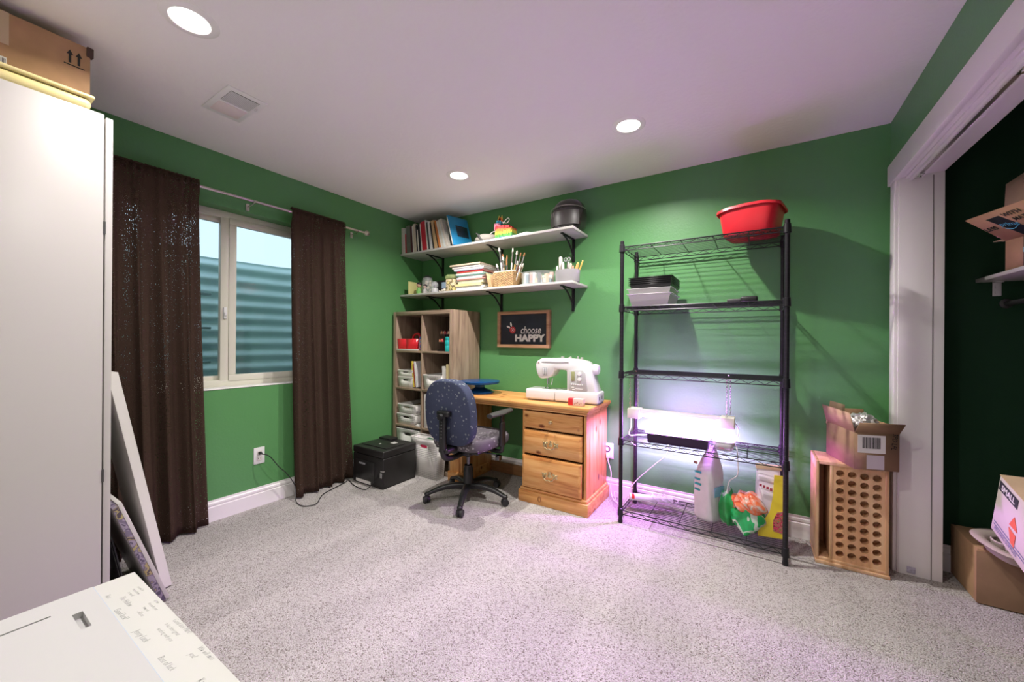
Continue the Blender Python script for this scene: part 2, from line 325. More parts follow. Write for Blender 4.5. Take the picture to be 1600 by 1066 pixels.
MB().box(-.098, -.084, -1.785, -1.765, 1.34, 1.42, .004).box(-.086, -.076, -1.782, -1.768, 1.36, 1.385, .003).build('latch', white, wf)
tag(MB().box(-.10, .004, WY0 + .001, WY1 - .001, WZ0 - .004, WZ0 + .006, .005, 3).build('trim_window_sill', MT('white_satin_sill', (.8, .8, .78), .35), None, origin=(0, 0, 0)), kind='structure')
# window well outside: corrugated steel
wellm = mat('galvanised_steel', (.74, .90, .95), .35, metal=.0, var=.06, vscale=3)
rows = []
zs = [.35 + i * (1.93 - .35) / 180 for i in range(181)]
def well(t):
    r = .32; hw = 1.02; d = .82
    seg = [(-.21, -1.75 - hw), (-.21 - d + r, -1.75 - hw)]
    seg += [(-.21 - d + r - r * math.sin(a), -1.75 - hw + r - r * math.cos(a)) for a in [PI / 2 * i / 8 for i in range(9)]]
    for k in range(1, 12): u = k / 12; seg.append((-.21 - d - .05 * math.sin(PI * u), -1.75 - hw + r + (2 * hw - 2 * r) * u))
    seg += [(-.21 - d + r - r * math.cos(a), -1.75 + hw - r + r * math.sin(a)) for a in [PI / 2 * i / 8 for i in range(9)]]
    seg += [(-.21, -1.75 + hw)]
    return seg
for z in zs:
    ph = (z - .35) / .116; s_ = ph % 1
    off = .018 * (1 - math.cos(2 * PI * ph)) if s_ > .0 else 0
    ce = Vector((-.55, -1.75, 0)); row = []
    for x, y in well(0):
        dd = (Vector((x, y, 0)) - ce).normalized(); row.append((x + dd.x * off, y + dd.y * off, z))
    rows.append(row)
ww = thing('window_well', 'galvanised corrugated steel window well outside the window', 'window well', (-.6, -1.75, .35))
MB().quadstrip(rows).build('corrugated_wall', wellm, ww, solid=.003)
lad = MB().box(-.86, -.84, -1.70 - .02, -1.70 + .02, .4, 1.93)
for z in (.72, 1.0, 1.28, 1.56): lad.box(-.84, -.78, -1.79, -1.61, z, z + .02, .004)
lad.build('ladder_strip', MT('pale_steel', (.35, .45, .5), .4, metal=.4), ww)
tag(MB().box(-1.4, -.201, -3.1, -.4, .25, .35).build('gravel_bed', mat('grey_gravel', (.2, .2, .2), .9, bump=.8, bscale=40, var=.5, vscale=60)), 'grey gravel at the bottom of the window well', 'gravel', kind='stuff')
# rod
rod = thing('curtain_rod', 'brushed silver curtain rod with round finial across the window', 'curtain rod', (.09, -1.7, 2.155))
MB().cyl((.09, -2.7, 2.152), (.09, -.79, 2.152), .0095).build('pole', brushed, rod)
for y, s_ in ((-.775, 1), (-2.715, -1)):
    f = MB().cyl((.09, y - s_ * .02, 2.152), (.09, y - s_ * .008, 2.152), .014).ball((.09, y + s_ * .008, 2.152), .021, (.8, .8, .8), 14)
    for k in range(6): f.tube([(.09 + math.cos(a0) * .021 * math.sin(t), y + s_ * (.008 - .024 * math.cos(t)), 2.152 + math.sin(a0) * .021 * math.sin(t)) for a0 in [PI * k / 3] for t in [PI * q / 8 for q in range(9)]], .003, 6)
    f.build('finial', brushed, rod)
for y in (-2.55, -1.68, -.86):
    MB().tube([(.002, y, 2.128), (.04, y, 2.13), (.082, y, 2.133), (.1, y, 2.14), (.104, y, 2.155)], .004).box(0, .006, y - .012, y + .012, 2.10, 2.15, .002).build('bracket', brushed, rod)
# curtains
cm = curtain_mat()
def curtain(label, ya0, ya1, yb0, yb1, folds, bulge, seed):
    n = folds * 14; rows = []; rnd = random.Random(seed); ph = [rnd.uniform(-.5, .5) for _ in range(folds + 1)]
    for k in range(41):
        v = k / 40; z = 2.175 - (2.175 - .012) * v; row = []
        fl = min(1, .25 + v * 1.3)
        for i in range(n + 1):
            u = i / n; y = (ya0 + (ya1 - ya0) * u) * (1 - v ** 1.5) + (yb0 + (yb1 - yb0) * u) * v ** 1.5
            a = 2 * PI * folds * u + .6 * math.sin(3.1 * u + seed) + ph[int(u * folds)] * .3
            x = .09 + (.030 * fl) * math.sin(a) + bulge * (v ** 2) * (1 - u) + .010 * math.sin(2.3 * a + 1) * fl + (.004 * math.sin(5 * a) if v < .06 else 0)
            if v < .035: x = .09 + .014 * (1 if True else 0) + .004 * math.sin(3 * a)
            y += .012 * math.cos(a) * fl
            row.append((x, y, z))
        rows.append(row)
    hd = thing('curtain', label, 'curtain', (.09, (yb0 + yb1) / 2, .012))
    MB().quadstrip(rows).build('panel', cm, hd, ang=180, solid=.0015)
    a, b = sorted((ya0, ya1)); n2 = 60; hr = []
    for k in range(7):
        t = PI * k / 6; hr.append([(.09 + .0155 * math.cos(t) + .0015 * math.sin(i * 1.9), a + (b - a) * i / n2, 2.172 + .0155 * math.sin(t) + .005 * abs(math.sin(i * 1.3))) for i in range(n2 + 1)])
    MB().quadstrip(hr).build('rod_pocket', cm, hd, ang=180, solid=.001)
curtain('wide dark brown curtain panel hanging beside the tall white cabinet', -2.485, -1.99, -2.47, -1.93, 5, .075, 1)
curtain('narrower dark brown curtain panel nearest the room corner and printer', -1.427, -.989, -1.40, -.90, 4, .03, 4)
# outlets
def outlet(label, f, plug=False):
    o = thing('wall_outlet', label, 'outlet', f @ Vector((0, 0, 0)))
    b = MB(f).box(-.036, .036, -.059, .059, 0, .006, .003); b.build('cover_plate', white, o)
    MB(f).box(-.017, .017, .006, .036, .005, .009, .003).box(-.017, .017, -.036, -.006, .005, .009, .003).build('socket_face', cream, o)
    for v in (.021, -.021):
        for u in (-.0075, .0075): MB(f).box(u - .0015, u + .0015, v - .004, v + .006, .0085, .0095).build('slot', ink, o)
    return o
fl = frame_mtx((.0, -1.594, .362), (0, 1, 0), (0, 0, 1))
outlet('white duplex outlet on the green wall below the window', fl)
cord = thing('printer_cable', 'black power cord from the window wall outlet along the carpet to the printer', 'power cord', (.1, -1.4, 0))
MB().box(.010, .028, -1.604, -1.584, .372, .392, .004).cyl((.028, -1.594, .382), (.05, -1.594, .38), .007, .005).build('plug', black, cord)
MB().tube([(.05, -1.594, .38), (.08, -1.56, .36), (.09, -1.50, .27), (.085, -1.44, .20), (.10, -1.39, .10), (.17, -1.42, .012), (.29, -1.43, .006), (.33, -1.36, .006), (.25, -1.28, .006), (.19, -1.2, .006), (.13, -1.0, .006), (.10, -.94, .006), (.24, -.985, .006), (.38, -1.0, .006), (.40, -.97, .01), (.44, -.93, .07), (.455, -.912, .12)], .0032, 6, 6).build('cable', black, cord)
# ceiling lights
glow = mat('lamp_lens', (1, 1, 1), .4, emit=(1, .95, .88), estr=6)
CANS = [(1.155, -2.372), (2.398, -.749), (1.136, -.747), (2.40, -2.37)]
LB = ['recessed ceiling light nearest the ceiling vent', 'recessed ceiling light above the wire shelving', 'recessed ceiling light nearest the corner with the wall shelves', 'recessed ceiling light above the table with the signed top']
for (x, y), lb in zip(CANS, LB):
    o = thing('ceiling_light', lb, 'ceiling light', (x, y, H), group=None)
    MB().lathe([(.062, -.002), (.066, -.006), (.088, -.005), (.094, -.001), (.094, -.0001)], (x, y, H), 40).build('trim_ring', MT('lamp_trim_enamel', (.93, .92, .91), .4), o)
    MB().lathe([(0, -.003), (.05, -.003), (.063, -.0025)], (x, y, H), 40).build('lens', glow, o)
    ld = bpy.data.lights.new('lamp', 'AREA'); ld.shape = 'DISK'; ld.size = .05; ld.energy = CAN_W[CANS.index((x, y))]; ld.color = (1, .95, .91); ld.spread = 2.6
    lo = bpy.data.objects.new('lamp', ld); COL.objects.link(lo); lo.parent = o; lo.location = (0, 0, -.008)
# ceiling vent
vwhite = MT('bright_white_enamel', (.93, .93, .93), .4)
v = thing('ceiling_vent', 'white ceiling air register with louvred half', 'air vent', (.685, -2.035, H))
MB().box(.525, .845, -2.125, -1.945, H - .007, H - .0002, .003).build('frame', vwhite, v)
MB().box(.56, .675, -2.10, -1.97, H - .011, H - .006, .002).build('damper_plate', MT('pinkish_white_metal', (.86, .76, .76), .5), v)
MB().box(.69, .815, -2.10, -1.97, H - .0085, H - .0068).build('opening', MT('grey_duct_shadow', (.12, .12, .12), .8), v)  # dark plate painted as the shade inside the duct
for k in range(14): MB().box(.693 + k * .0088, .6975 + k * .0088, -2.10, -1.97, H - .0100, H - .0087).build('louvre', vwhite, v)
MB().box(.74, .765, -1.963, -1.955, H - .016, H - .006, .002).build('lever', white, v)

# ================================================================ wardrobe & left foreground
wd = thing('wardrobe', 'tall white wardrobe filling the left edge', 'wardrobe', (.4, -2.82, 0))
MB().box(.02, .80, -3.12, -2.534, 0, 2.10, .002).build('body', whitel, wd)
for x0, x1 in ((.022, .408), (.412, .798)):
    dd = MB().box(x0, x1, -2.529, -2.508, .06, 2.092, .002).build('door', whitel, wd)
    hx = .37 if x0 < .1 else .45
    MB().box(hx - .006, hx + .006, -2.508, -2.482, 1.12, 1.32, .003).build('handle', brushed, dd)
for z in (.62, 1.62): MB().box(.7995, .8015, -2.535, -2.528, z, z + .05).build('hinge', MT('dark_metal', (.05, .05, .05), .5), wd)
# yellow tray + carton on top
yel = mat('pale_yellow_plastic', (.80, .70, .33), .3)
ty = thing('storage_tray', 'shallow pale yellow lidded tray on top of the wardrobe', 'tray', (.5, -2.8, 2.10))
MB().box(.46, .80, -3.08, -2.568, 2.101, 2.142, .03, 5).build('tray_body', yel, ty)
MB().box(.452, .808, -3.09, -2.560, 2.143, 2.156, .006, 3).build('lid', yel, ty)
bx = thing('cardboard_box', 'worn tan carton with two upward arrows on the pale yellow tray', 'box', (.55, -2.82, 2.156))
MB().box(.42, .70, -3.12, -2.556, 2.158, 2.39, .004).build('carton', card, bx)
MB().box(.685, .706, -2.568, -2.548, 2.352, 2.392, .003, rot=Matrix.Rotation(.15, 4, 'Z')).build('torn_corner', MT('dark_torn_cardboard', (.07, .04, .03), .9), bx)
ar = MB()
for y in (-2.612, -2.588):
    ar.box(.7003, .7008, y - .0035, y + .0035, 2.30, 2.335).prism([(y - .009, 2.333), (y + .009, 2.333), (y, 2.352)], 'x', .7003, .7008)
ar.box(.7003, .7008, -2.628, -2.572, 2.290, 2.294).build('printed_arrows', ink, bx)
MB().box(.7003, .7012, -2.86, -2.76, 2.27, 2.389).build('packing_tape', MT('tan_tape', (.55, .42, .28), .35), bx)
lb = MB().box(.7003, .7014, -2.84, -2.765, 2.185, 2.222).build('label_sticker', paper, bx)
pr = MB()
for k in range(8): pr.box(.7015, .7018, -2.79 + k * .003, -2.7885 + k * .003, 2.19, 2.217)
pr.build('barcode', ink, lb)
# leaning boards between wardrobe and curtain
def lean(name, label, cat, foot, topz, ty_, x0, x1, th, m, **k):
    dy, dz = ty_ - foot, topz; a = math.atan2(-dy, dz); Ln = math.hypot(dy, dz)
    mt = T((x0 + x1) / 2, foot, 0) @ Matrix.Rotation(a, 4, 'X'); return mt, Ln
o = thing('white_board', 'tall white board leaning on the wardrobe front beside the curtain', 'board', (.48, -2.26, 0))
mt, Ln = lean('', '', '', -2.262, 1.05, -2.455, .32, .64, .035, None)
MB(mt).box(-.16, .16, -.036, 0, .011, Ln, .002).build('board_face', whitel, o)
MB(mt).box(.1602, .1615, -.035, -.001, .012, Ln - .002).build('edge_banding', MT('off_white_edge', (.74, .72, .68), .5), o)
o = thing('wrapped_canvas', 'shorter white panel with mottled grey and gold edge leaning beside the table', 'canvas', (.5, -2.3, 0))
mt, Ln = lean('', '', '', -2.300, .505, -2.466, .30, .755, .034, None)
MB(mt).box(-.2275, .2275, -.014, 0, .016, Ln, .001).build('front_panel', whitel, o)
MB(mt).box(-.2275, .2265, -.034, -.0142, .016, Ln - .005, .001).build('wrapped_edge', patch_mat('mottled_foil', [(.10, .08, .13), (.30, .26, .32), (.17, .14, .2), (.38, .32, .14), (.08, .06, .08)], 22, distort=1), o)
MB(mt).box(-.215, .218, -.0352, -.0342, .02, Ln - .02).build('backing_sheet', whitel, o)
o = thing('picture_frame', 'thin dark framed panel leaning behind the white panel with mottled edge', 'picture frame', (.5, -2.42, 0))
mt, Ln = lean('', '', '', -2.42, .36, -2.487, .3, .74, .03, None)
MB(mt).box(-.2, .2, -.005, 0, .004, Ln, .001).build('frame', black, o)
MB(mt).box(-.19, .19, -.009, -.0055, .02, Ln - .02, .001).build('panel', MT('satin_black', (.02, .02, .02), .3), o)
# table with signed top
tb = thing('table', 'low white table with handwritten messages on its top in the lower left', 'table', (2.4, -3.0, 0))
TZ = .75; ttop = mat('white_painted_top', (.52, .515, .485), .5)
MB().box(2.009, 2.80, -3.28, -2.718, TZ - .03, TZ, .002).build('tabletop', ttop, tb)
MB().box(2.04, 2.77, -3.25, -3.235, TZ - .10, TZ - .031).box(2.04, 2.77, -2.765, -2.75, TZ - .10, TZ - .031).box(2.04, 2.055, -3.235, -2.765, TZ - .10, TZ - .031).box(2.755, 2.77, -3.235, -2.765, TZ - .10, TZ - .031).build('apron', whitel, tb)
for x in (2.06, 2.72):
    for y in (-3.23, -2.78): MB().box(x, x + .04, y, y + .04 if y < -3 else y + .035, 0, TZ - .032, .003).build('leg', whitel, tb)
pencil = MT('grey_pen_ink', (.24, .24, .25), .7)
msgs = [(2.075, -2.731, "you will be", .007), (2.078, -2.738, "missed here", .007), (2.082, -2.745, "so much!", .007), (2.090, -2.757, "The Hollow", .011), (2.062, -2.769, "Tess", .010),
        (2.150, -2.727, "all the", .007), (2.150, -2.735, "best with your", .007), (2.156, -2.743, "new job", .007), (2.160, -2.752, "- Alison", .009), (2.125, -2.771, "Good luck!", .012),
        (2.235, -2.727, "Good luck Mark!", .010), (2.235, -2.737, "It has been great", .0085), (2.238, -2.747, "working with you", .0085), (2.215, -2.768, "Jenny Luck", .012),
        (2.335, -2.728, "We will miss", .010), (2.338, -2.739, "you!", .010), (2.31, -2.765, "Best of luck", .011), (2.40, -2.750, "Kate", .012)]
for x, y, s_, sz in msgs: text('handwriting', s_, sz, frame_mtx((x, y, TZ + .0002), (1, 0.05, 0), (0, 1, 0)), pencil, tb, .00005, .35, 'LEFT', .82, offset=-.0003)
text('handwriting', "Best of Luck", .014, frame_mtx((2.030, -2.87, TZ + .0002), (0, 1, 0), (-1, 0, 0)), MT('faint_grey_ink', (.4, .4, .4), .8), tb, .00005, .4, 'LEFT')
# slab lying on table, with slot and thumb notch
px0, px1, py0, py1, pz = 2.040, 2.79, -3.26, -2.779, TZ + .014
pn = thing('drawer_panel', 'blank white panel with slot and notch lying on the signed table', 'panel', (2.4, -3.0, TZ))
xs = [px0, 2.088, 2.092, 2.114, 2.170, px1]; ys = [py0, -2.99, -2.833, -2.8145, -2.803, py1]
g = MB()
for i in range(5):
    for jx in range(5):
        a, b, c0, d0 = xs[i], xs[i + 1], ys[jx], ys[jx + 1]
        cut = (i == 1 and jx == 1) or (i == 3 and jx == 3)
        zt = TZ + .004 if cut else pz
        g.tri([(a, c0, zt), (b, c0, zt), (b, d0, zt), (a, d0, zt)], [(0, 1, 2, 3)])
for (a, b, c0, d0) in ((xs[1], xs[2], ys[1], ys[2]), (xs[3], xs[4], ys[3], ys[4])):
    g.tri([(a, c0, TZ + .004), (b, c0, TZ + .004), (b, d0, TZ + .004), (a, d0, TZ + .004), (a, c0, pz), (b, c0, pz), (b, d0, pz), (a, d0, pz)], [(0, 1, 5, 4), (1, 2, 6, 5), (2, 3, 7, 6), (3, 0, 4, 7)])
g.tri([(px0, py0, TZ + .0005), (px1, py0, TZ + .0005), (px1, py1, TZ + .0005), (px0, py1, TZ + .0005), (px0, py0, pz), (px1, py0, pz), (px1, py1, pz), (px0, py1, pz)], [(3, 2, 1, 0), (0, 1, 5, 4), (1, 2, 6, 5), (2, 3, 7, 6), (3, 0, 4, 7)])
g.build('panel_face', MT('cool_white_laminate', (.47, .465, .46), .35), pn)
MB().box(px0, px1, py1 + .0001, py1 + .0009, TZ + .001, pz - .001).build('edge_banding', MT('blue_grey_edge', (.35, .45, .6), .5), pn)

# ================================================================ cube shelf
kx0, kx1, ky0, ky1, kz = .03, .79, -.41, -.02, 1.475
ks = thing('cube_shelf', 'tall grey-brown wood-grain cube bookcase in the corner', 'bookcase', (.41, -.2, 0))
t_ = .036; ti = .018; cw = (kx1 - kx0 - 2 * t_ - ti) / 2; chh = (kz - 2 * t_ - 3 * ti) / 4
MB().box(kx0, kx0 + t_, ky0, ky1, 0, kz, .001).build('side_panel', oak, ks); MB().box(kx1 - t_, kx1, ky0, ky1, 0, kz, .001).build('side_panel', oak, ks)
MB().box(kx0 + t_, kx1 - t_, ky0, ky1, kz - t_, kz, .001).build('top_panel', oakh, ks); MB().box(kx0 + t_, kx1 - t_, ky0, ky1, .0, t_, .001).build('bottom_panel', oakh, ks)
MB().box(kx0 + t_ + cw, kx0 + t_ + cw + ti, ky0 + .004, ky1, t_, kz - t_, .001).build('divider', oak, ks)
cubez = [t_ + i * (chh + ti) for i in range(4)]
for i in range(3):
    z = cubez[i] + chh
    for a in (kx0 + t_, kx0 + t_ + cw + ti): MB().box(a, a + cw, ky0 + .003, ky1, z, z + ti, .001).build('shelf_board', oakh, ks)
MB().box(kx0 + t_, kx1 - t_, ky1, ky1 + .003, t_, kz - t_).build('back_panel', MT('dark_oak_backing', (.12, .08, .06), .7), ks)
CL, CR = kx0 + t_, kx0 + t_ + cw + ti      # left cube x start, right cube x start

def perf_bin(name, label, x0, x1, y0, y1, z0, z1, m=white, taper=.012, hole='oval', cat='basket', group=None, holes=True, hz=.72, hcol=None):
    """tapered plastic storage bin, open on top, with a real oval hand hole in the front"""
    o = thing(name, label, cat, ((x0 + x1) / 2, (y0 + y1) / 2, z0), group=group)
    b = MB(); t = .004
    B = [(x0 + taper, y0 + taper), (x1 - taper, y0 + taper), (x1 - taper, y1 - taper), (x0 + taper, y1 - taper)]; Tt = [(x0, y0), (x1, y0), (x1, y1), (x0, y1)]
    rows = [[(x, y, z0 + .0005) for x, y in B], [(x, y, z1) for x, y in Tt]]
    # side, back, right walls (front has the handle hole)
    V = [(*B[i], z0 + .0005) for i in range(4)] + [(*Tt[i], z1) for i in range(4)]
    b.tri(V, [(0, 3, 2, 1), (1, 2, 6, 5), (2, 3, 7, 6), (3, 0, 4, 7)])
    cx = (x0 + x1) / 2; cz = z0 + (z1 - z0) * hz; hw = min(.045, (x1 - x0) * .17); hh = min(.013, (z1 - z0) * .08); n = 16
    def fy(z): return y0 + taper * (1 - (z - z0) / (z1 - z0))
    def fx(u, z): q = taper * (1 - (z - z0) / (z1 - z0)); return x0 + q + (x1 - x0 - 2 * q) * u
    ell = []; rect = []
    for k in range(n):
        a = 2 * PI * k / n; c_, s_ = math.cos(a), math.sin(a)
        e = (math.copysign(abs(c_) ** .5, c_) * hw + cx, math.copysign(abs(s_) ** .8, s_) * hh + cz); ell.append((e[0], fy(e[1]), e[1]))
        mmx = max(abs(c_), abs(s_)); u, v_ = c_ / mmx, s_ / mmx
        z = cz + v_ * (z1 - cz) if v_ > 0 else cz + v_ * (cz - z0 - .0005); rect.append((fx(.5 + u / 2, z), fy(z), z))
    b.quadstrip([rect, ell], True)
    body = b.build('bin_body', m, o, solid=.004)
    r = MB(); w = .006
    for (ax, ay), (bx_, by) in zip(Tt, Tt[1:] + Tt[:1]): r.tube([(ax, ay, z1), (bx_, by, z1)], w * .7, 8)
    r.build('rim', m, o)
    return o
def weave_mat(name, c, sc=(90, 90, 90), dark=.25):
    m = mat(name, c, .5); nt = m.node_tree; N = nt.nodes; L = nt.links; b = N['Principled BSDF']
    tc = N.new('ShaderNodeTexCoord'); mp = N.new('ShaderNodeMapping'); mp.inputs['Scale'].default_value = sc; L.new(tc.outputs['Object'], mp.inputs[0])
    ch = N.new('ShaderNodeTexVoronoi'); ch.inputs['Randomness'].default_value = 0; ch.inputs['Scale'].default_value = 1; L.new(mp.outputs[0], ch.inputs['Vector'])
    cr = N.new('ShaderNodeValToRGB'); cr.color_ramp.elements[0].position = .2; cr.color_ramp.elements[0].color = (*[q * dark for q in c], 1); cr.color_ramp.elements[1].position = .42; cr.color_ramp.elements[1].color = (*c, 1)
    L.new(ch.outputs['Distance'], cr.inputs[0]); L.new(cr.outputs[0], b.inputs['Base Color']); return m
wv = weave_mat('white_perforated_plastic', (.76, .745, .70), (70, 70, 60), .3)
wv2 = weave_mat('white_dimpled_plastic', (.74, .725, .69), (90, 90, 62), .3)
# row 2 (z index 2), row 3 etc.
z2 = cubez[2]; z1_ = cubez[1]; z3 = cubez[3]; z0_ = cubez[0]
perf_bin('storage_bin', 'white lidless bin under another bin beside upright yellow book', CL + .02, CL + .225, -.395, -.10, z2, z2 + .10, cream, .008)
perf_bin('storage_bin', 'shallow white bin stacked on top beside upright yellow book', CL + .015, CL + .222, -.395, -.10, z2 + .102, z2 + .165, cream, .006)
perf_bin('storage_bin', 'white bin with rows of small holes below the toy cubby', CR + .01, CR + .235, -.40, -.08, z2, z2 + .135, weave_mat('white_holed_plastic', (.78, .76, .72), (48, 48, 42), .35), .012)
perf_bin('storage_bin', 'lower white woven bin of the stack above the printer', CL + .012, CL + .262, -.40, -.08, z1_, z1_ + .103, wv, .012)
perf_bin('storage_bin', 'upper white woven bin of the stack above the printer, open and empty', CL + .024, CL + .27, -.40, -.08, z1_ + .105, z1_ + .195, wv, .012)
tag(MB().box(CL + .265, CL + .318, -.40, -.2, z1_ + .002, z1_ + .012, .001).box(CL + .27, CL + .315, -.39, -.2, z1_ + .013, z1_ + .02, .001).build('paper_pad', paper), 'small white paper pads beside the stacked woven bins', 'paper')
tag(MB().box(CR + .02, CR + .30, -.40, -.10, z1_ + .002, z1_ + .315, .006).build('file_box', MT('matt_white_card', (.74, .71, .66), .6)), 'plain tall white box filling the cubby behind the chair back', 'box')
perf_bin('storage_basket', 'large white basket inside the bottom left cubby behind the printer', CL + .015, CL + .315, -.405, -.06, z0_, z0_ + .315, MT('shaded_white_plastic', (.66, .66, .62), .5), .012, hz=.86)
bb = perf_bin('storage_basket', 'large white herringbone basket standing on the carpet beside the printer', .43, .745, -.545, -.425, .002, .345, wv2, .018, hz=.80)
tag(MB().ball((.60, -.485, .31), .045, (1.2, .8, .7)).build('knit_toy', MT('dark_green_fabric', (.03, .10, .05), .9)), 'dark green stuffed item in the herringbone basket', 'toy')
tag(MB().box(.47, .60, -.527, -.515, .16, .33, .006).build('folded_cloth', MT('magenta_cloth', (.62, .03, .10), .8)), 'magenta cloth seen through the basket handle hole', 'cloth')

dk_ = MT('dark_stored_fabric', (.05, .03, .03), .9)
for lb_, a, b_, z_, h_ in (('dark fabric inside the lower bin beside the yellow book', CL + .04, CL + .20, z2 + .01, .085), ('brown craft pieces inside the top bin beside the yellow book', CL + .04, CL + .20, z2 + .112, .048), ('dark fabric inside the lower woven bin above the printer', CL + .04, CL + .235, z1_ + .01, .088)):
    tag(MB().box(a, b_, -.375, -.13, z_, z_ + h_, .012, 3).build('stored_fabric', dk_), lb_, 'fabric')
tag(MB().box(CL + .05, CL + .245, -.372, -.13, z1_ + .114, z1_ + .165, .01, 3).build('stored_fabric', MT('olive_stored_fabric', (.28, .22, .10), .9)), 'olive fabric inside the upper woven bin above the printer', 'fabric')
def book(label, x, y, z, w, h, d, col, lean_=0, rz=0, flat=False, group='books', cat='book', pages=(.75, .72, .64), nm='book'):
    """book: w thickness, h height, d depth; spine towards -y"""
    o = thing(nm, label, cat, (x, y, z), rz, group)
    X = WM[o.name] @ (Matrix.Rotation(-PI / 2, 4, 'Y') if flat else Matrix.Rotation(lean_, 4, 'Y'))
    if flat: X = WM[o.name] @ T(h / 2, 0, 0) @ Matrix.Rotation(-PI / 2, 4, 'Y')
    cm_ = mat('cover', col, .5, var=.1, vscale=30)
    b = MB(X); cv = min(.0025, w * .15)
    if flat: b.box(0, cv, 0, d, 0, h).box(w - cv, w, 0, d, 0, h).box(cv, w - cv, 0, .003, 0, h)
    else: b.box(0, cv, 0, d, 0, h).box(w - cv, w, 0, d, 0, h).box(cv, w - cv, 0, .003, 0, h)
    b.build('cover', cm_, o)
    MB(X).box(cv + .0002, w - cv - .0002, .0035, d - .003, .003, h - .003).build('pages', mat('pages', pages, .9), o)
    return o
book('yellow spined book leaning in the cubby beside the stacked white bins', CL + .226, -.395, z2 + .012, .018, .245, .2, (.72, .55, .08), -.13, group=None)
book('white book leaning in the cubby beside the yellow spined book', CL + .262, -.395, z2 + .012, .016, .245, .2, (.75, .73, .72), -.13, group=None)
book('dark red slim book between the yellow and white cubby books', CL + .2465, -.395, z2 + .012, .0135, .22, .2, (.4, .05, .05), -.13, group=None)
book('white paper folder standing behind the holed white bin', CR + .245, -.39, z2 + .004, .03, .22, .2, (.78, .76, .72), -.06, group=None)
book('cream folder standing at the right end of the second cubby', CR + .285, -.39, z2 + .002, .025, .24, .2, (.68, .56, .30), -.02, group=None)
# red caddy
rc = thing('caddy', 'red plastic caddy of art supplies in the top left cubby', 'caddy', (CL + .12, -.3, z3))
zc = z3 + .018
b = MB()
for xa, xb in ((CL - .002 + .01, CL + .125), (CL + .128, CL + .262)):
    V = [(xa + .006, -.385, zc), (xb - .006, -.385, zc), (xb - .006, -.2, zc), (xa + .006, -.2, zc), (xa, -.395, zc + .095), (xb, -.395, zc + .095), (xb, -.19, zc + .095), (xa, -.19, zc + .095)]
    b.tri(V, [(0, 3, 2, 1), (0, 1, 5, 4), (1, 2, 6, 5), (2, 3, 7, 6), (3, 0, 4, 7)])
b.build('compartments', red, rc, solid=.004)
MB().tube([(CL + .12, -.30, zc + .09), (CL + .13, -.30, zc + .125), (CL + .16, -.30, zc + .14), (CL + .20, -.3, zc + .14), (CL + .22, -.3, zc + .09)], .011, 10, 5).build('handle', red, rc)
tag(MB().box(CL + .004, CL + .28, -.405, -.15, z3 + .001, z3 + .016, .002).build('paper_pad', MT('pale_grey_pad', (.7, .68, .62), .6)), 'flat pale pad under the red caddy', 'paper')
for k, (dx, c_, h) in enumerate(((.24, (.05, .15, .5), .15), (.215, (.75, .72, .65), .12), (.255, (.7, .1, .1), .11), (.19, (.1, .1, .12), .13))):
    tag(MB().cyl((CL + dx, -.30 + .02 * k, zc + .01), (CL + dx + .006, -.30 + .02 * k, zc + h + .01), .008).cyl((CL + dx + .006, -.30 + .02 * k, zc + h + .01), (CL + dx + .008, -.30 + .02 * k, zc + h + .025), .005, .003).build('marker', mat('marker_body', c_, .4)),
        ['blue capped marker standing in the red caddy', 'cream marker standing in the red caddy', 'red marker standing in the red caddy', 'black marker standing in the red caddy'][k], 'marker')
tg = thing('spray_bottle', 'printed glue bottle beside the red caddy in the top left cubby', 'bottle', (CL + .288, -.37, z3))
MB().lathe([(0, .0), (.013, 0), (.014, .004), (.014, .09), (.006, .105), (.006, .11)], (CL + .288, -.37, z3 + .001), 16).build('bottle_body', patch_mat('printed_label', [(.8, .78, .75), (.6, .1, .1), (.15, .2, .5), (.8, .7, .2)], 60), tg)
MB().lathe([(.007, .11), (.008, .112), (.004, .135), (0, .136)], (CL + .288, -.37, z3), 12).build('nozzle', MT('blue_cap', (.05, .15, .5), .4), tg)
# right top cubby: two tier turntable of bottles, teal jar
tq = thing('toiletry_rack', 'black two-tier rack of small craft bottles in the top right cubby', 'rack', (CR + .16, -.3, z3))
MB().cyl((CR + .17, -.28, z3), (CR + .17, -.28, z3 + .15), .006).lathe([(0, 0.0), (.075, 0), (.08, .012), (.076, .012), (.074, .004), (0, .004)], (CR + .17, -.28, z3 + .002)).lathe([(0, 0), (.065, 0), (.07, .012), (.066, .012), (.064, .004), (0, .004)], (CR + .17, -.28, z3 + .075)).lathe([(0, 0), (.055, 0), (.06, .012), (.056, .012), (.054, .004), (0, .004)], (CR + .17, -.28, z3 + .145)).build('tiers', black, tq)
cols = [(.6, .08, .08), (.75, .5, .3), (.7, .7, .68), (.5, .2, .3), (.8, .6, .5), (.2, .2, .25), (.65, .3, .15)]
for tier, (zz, rr, n) in enumerate(((.081, .05, 9), (.151, .04, 7))):
    for k in range(n):
        a = 2 * PI * k / n; tag(MB().lathe([(0, 0), (.012, 0), (.012, .022), (.006, .03), (.006, .036), (0, .036)], (CR + .17 + rr * math.cos(a), -.28 + rr * math.sin(a), z3 + zz), 10).build('paint_bottle', mat('paint', cols[(k + tier) % 7], .3)),
            'tiny coloured craft bottle on the %s tier of the black rack' % ('middle' if tier == 0 else 'top'), 'bottle', 'craft bottles on the %s tier' % ('middle' if tier == 0 else 'top'))
tl = thing('jar', 'turquoise canister at the right side of the top right cubby', 'jar', (CR + .285, -.37, z3))
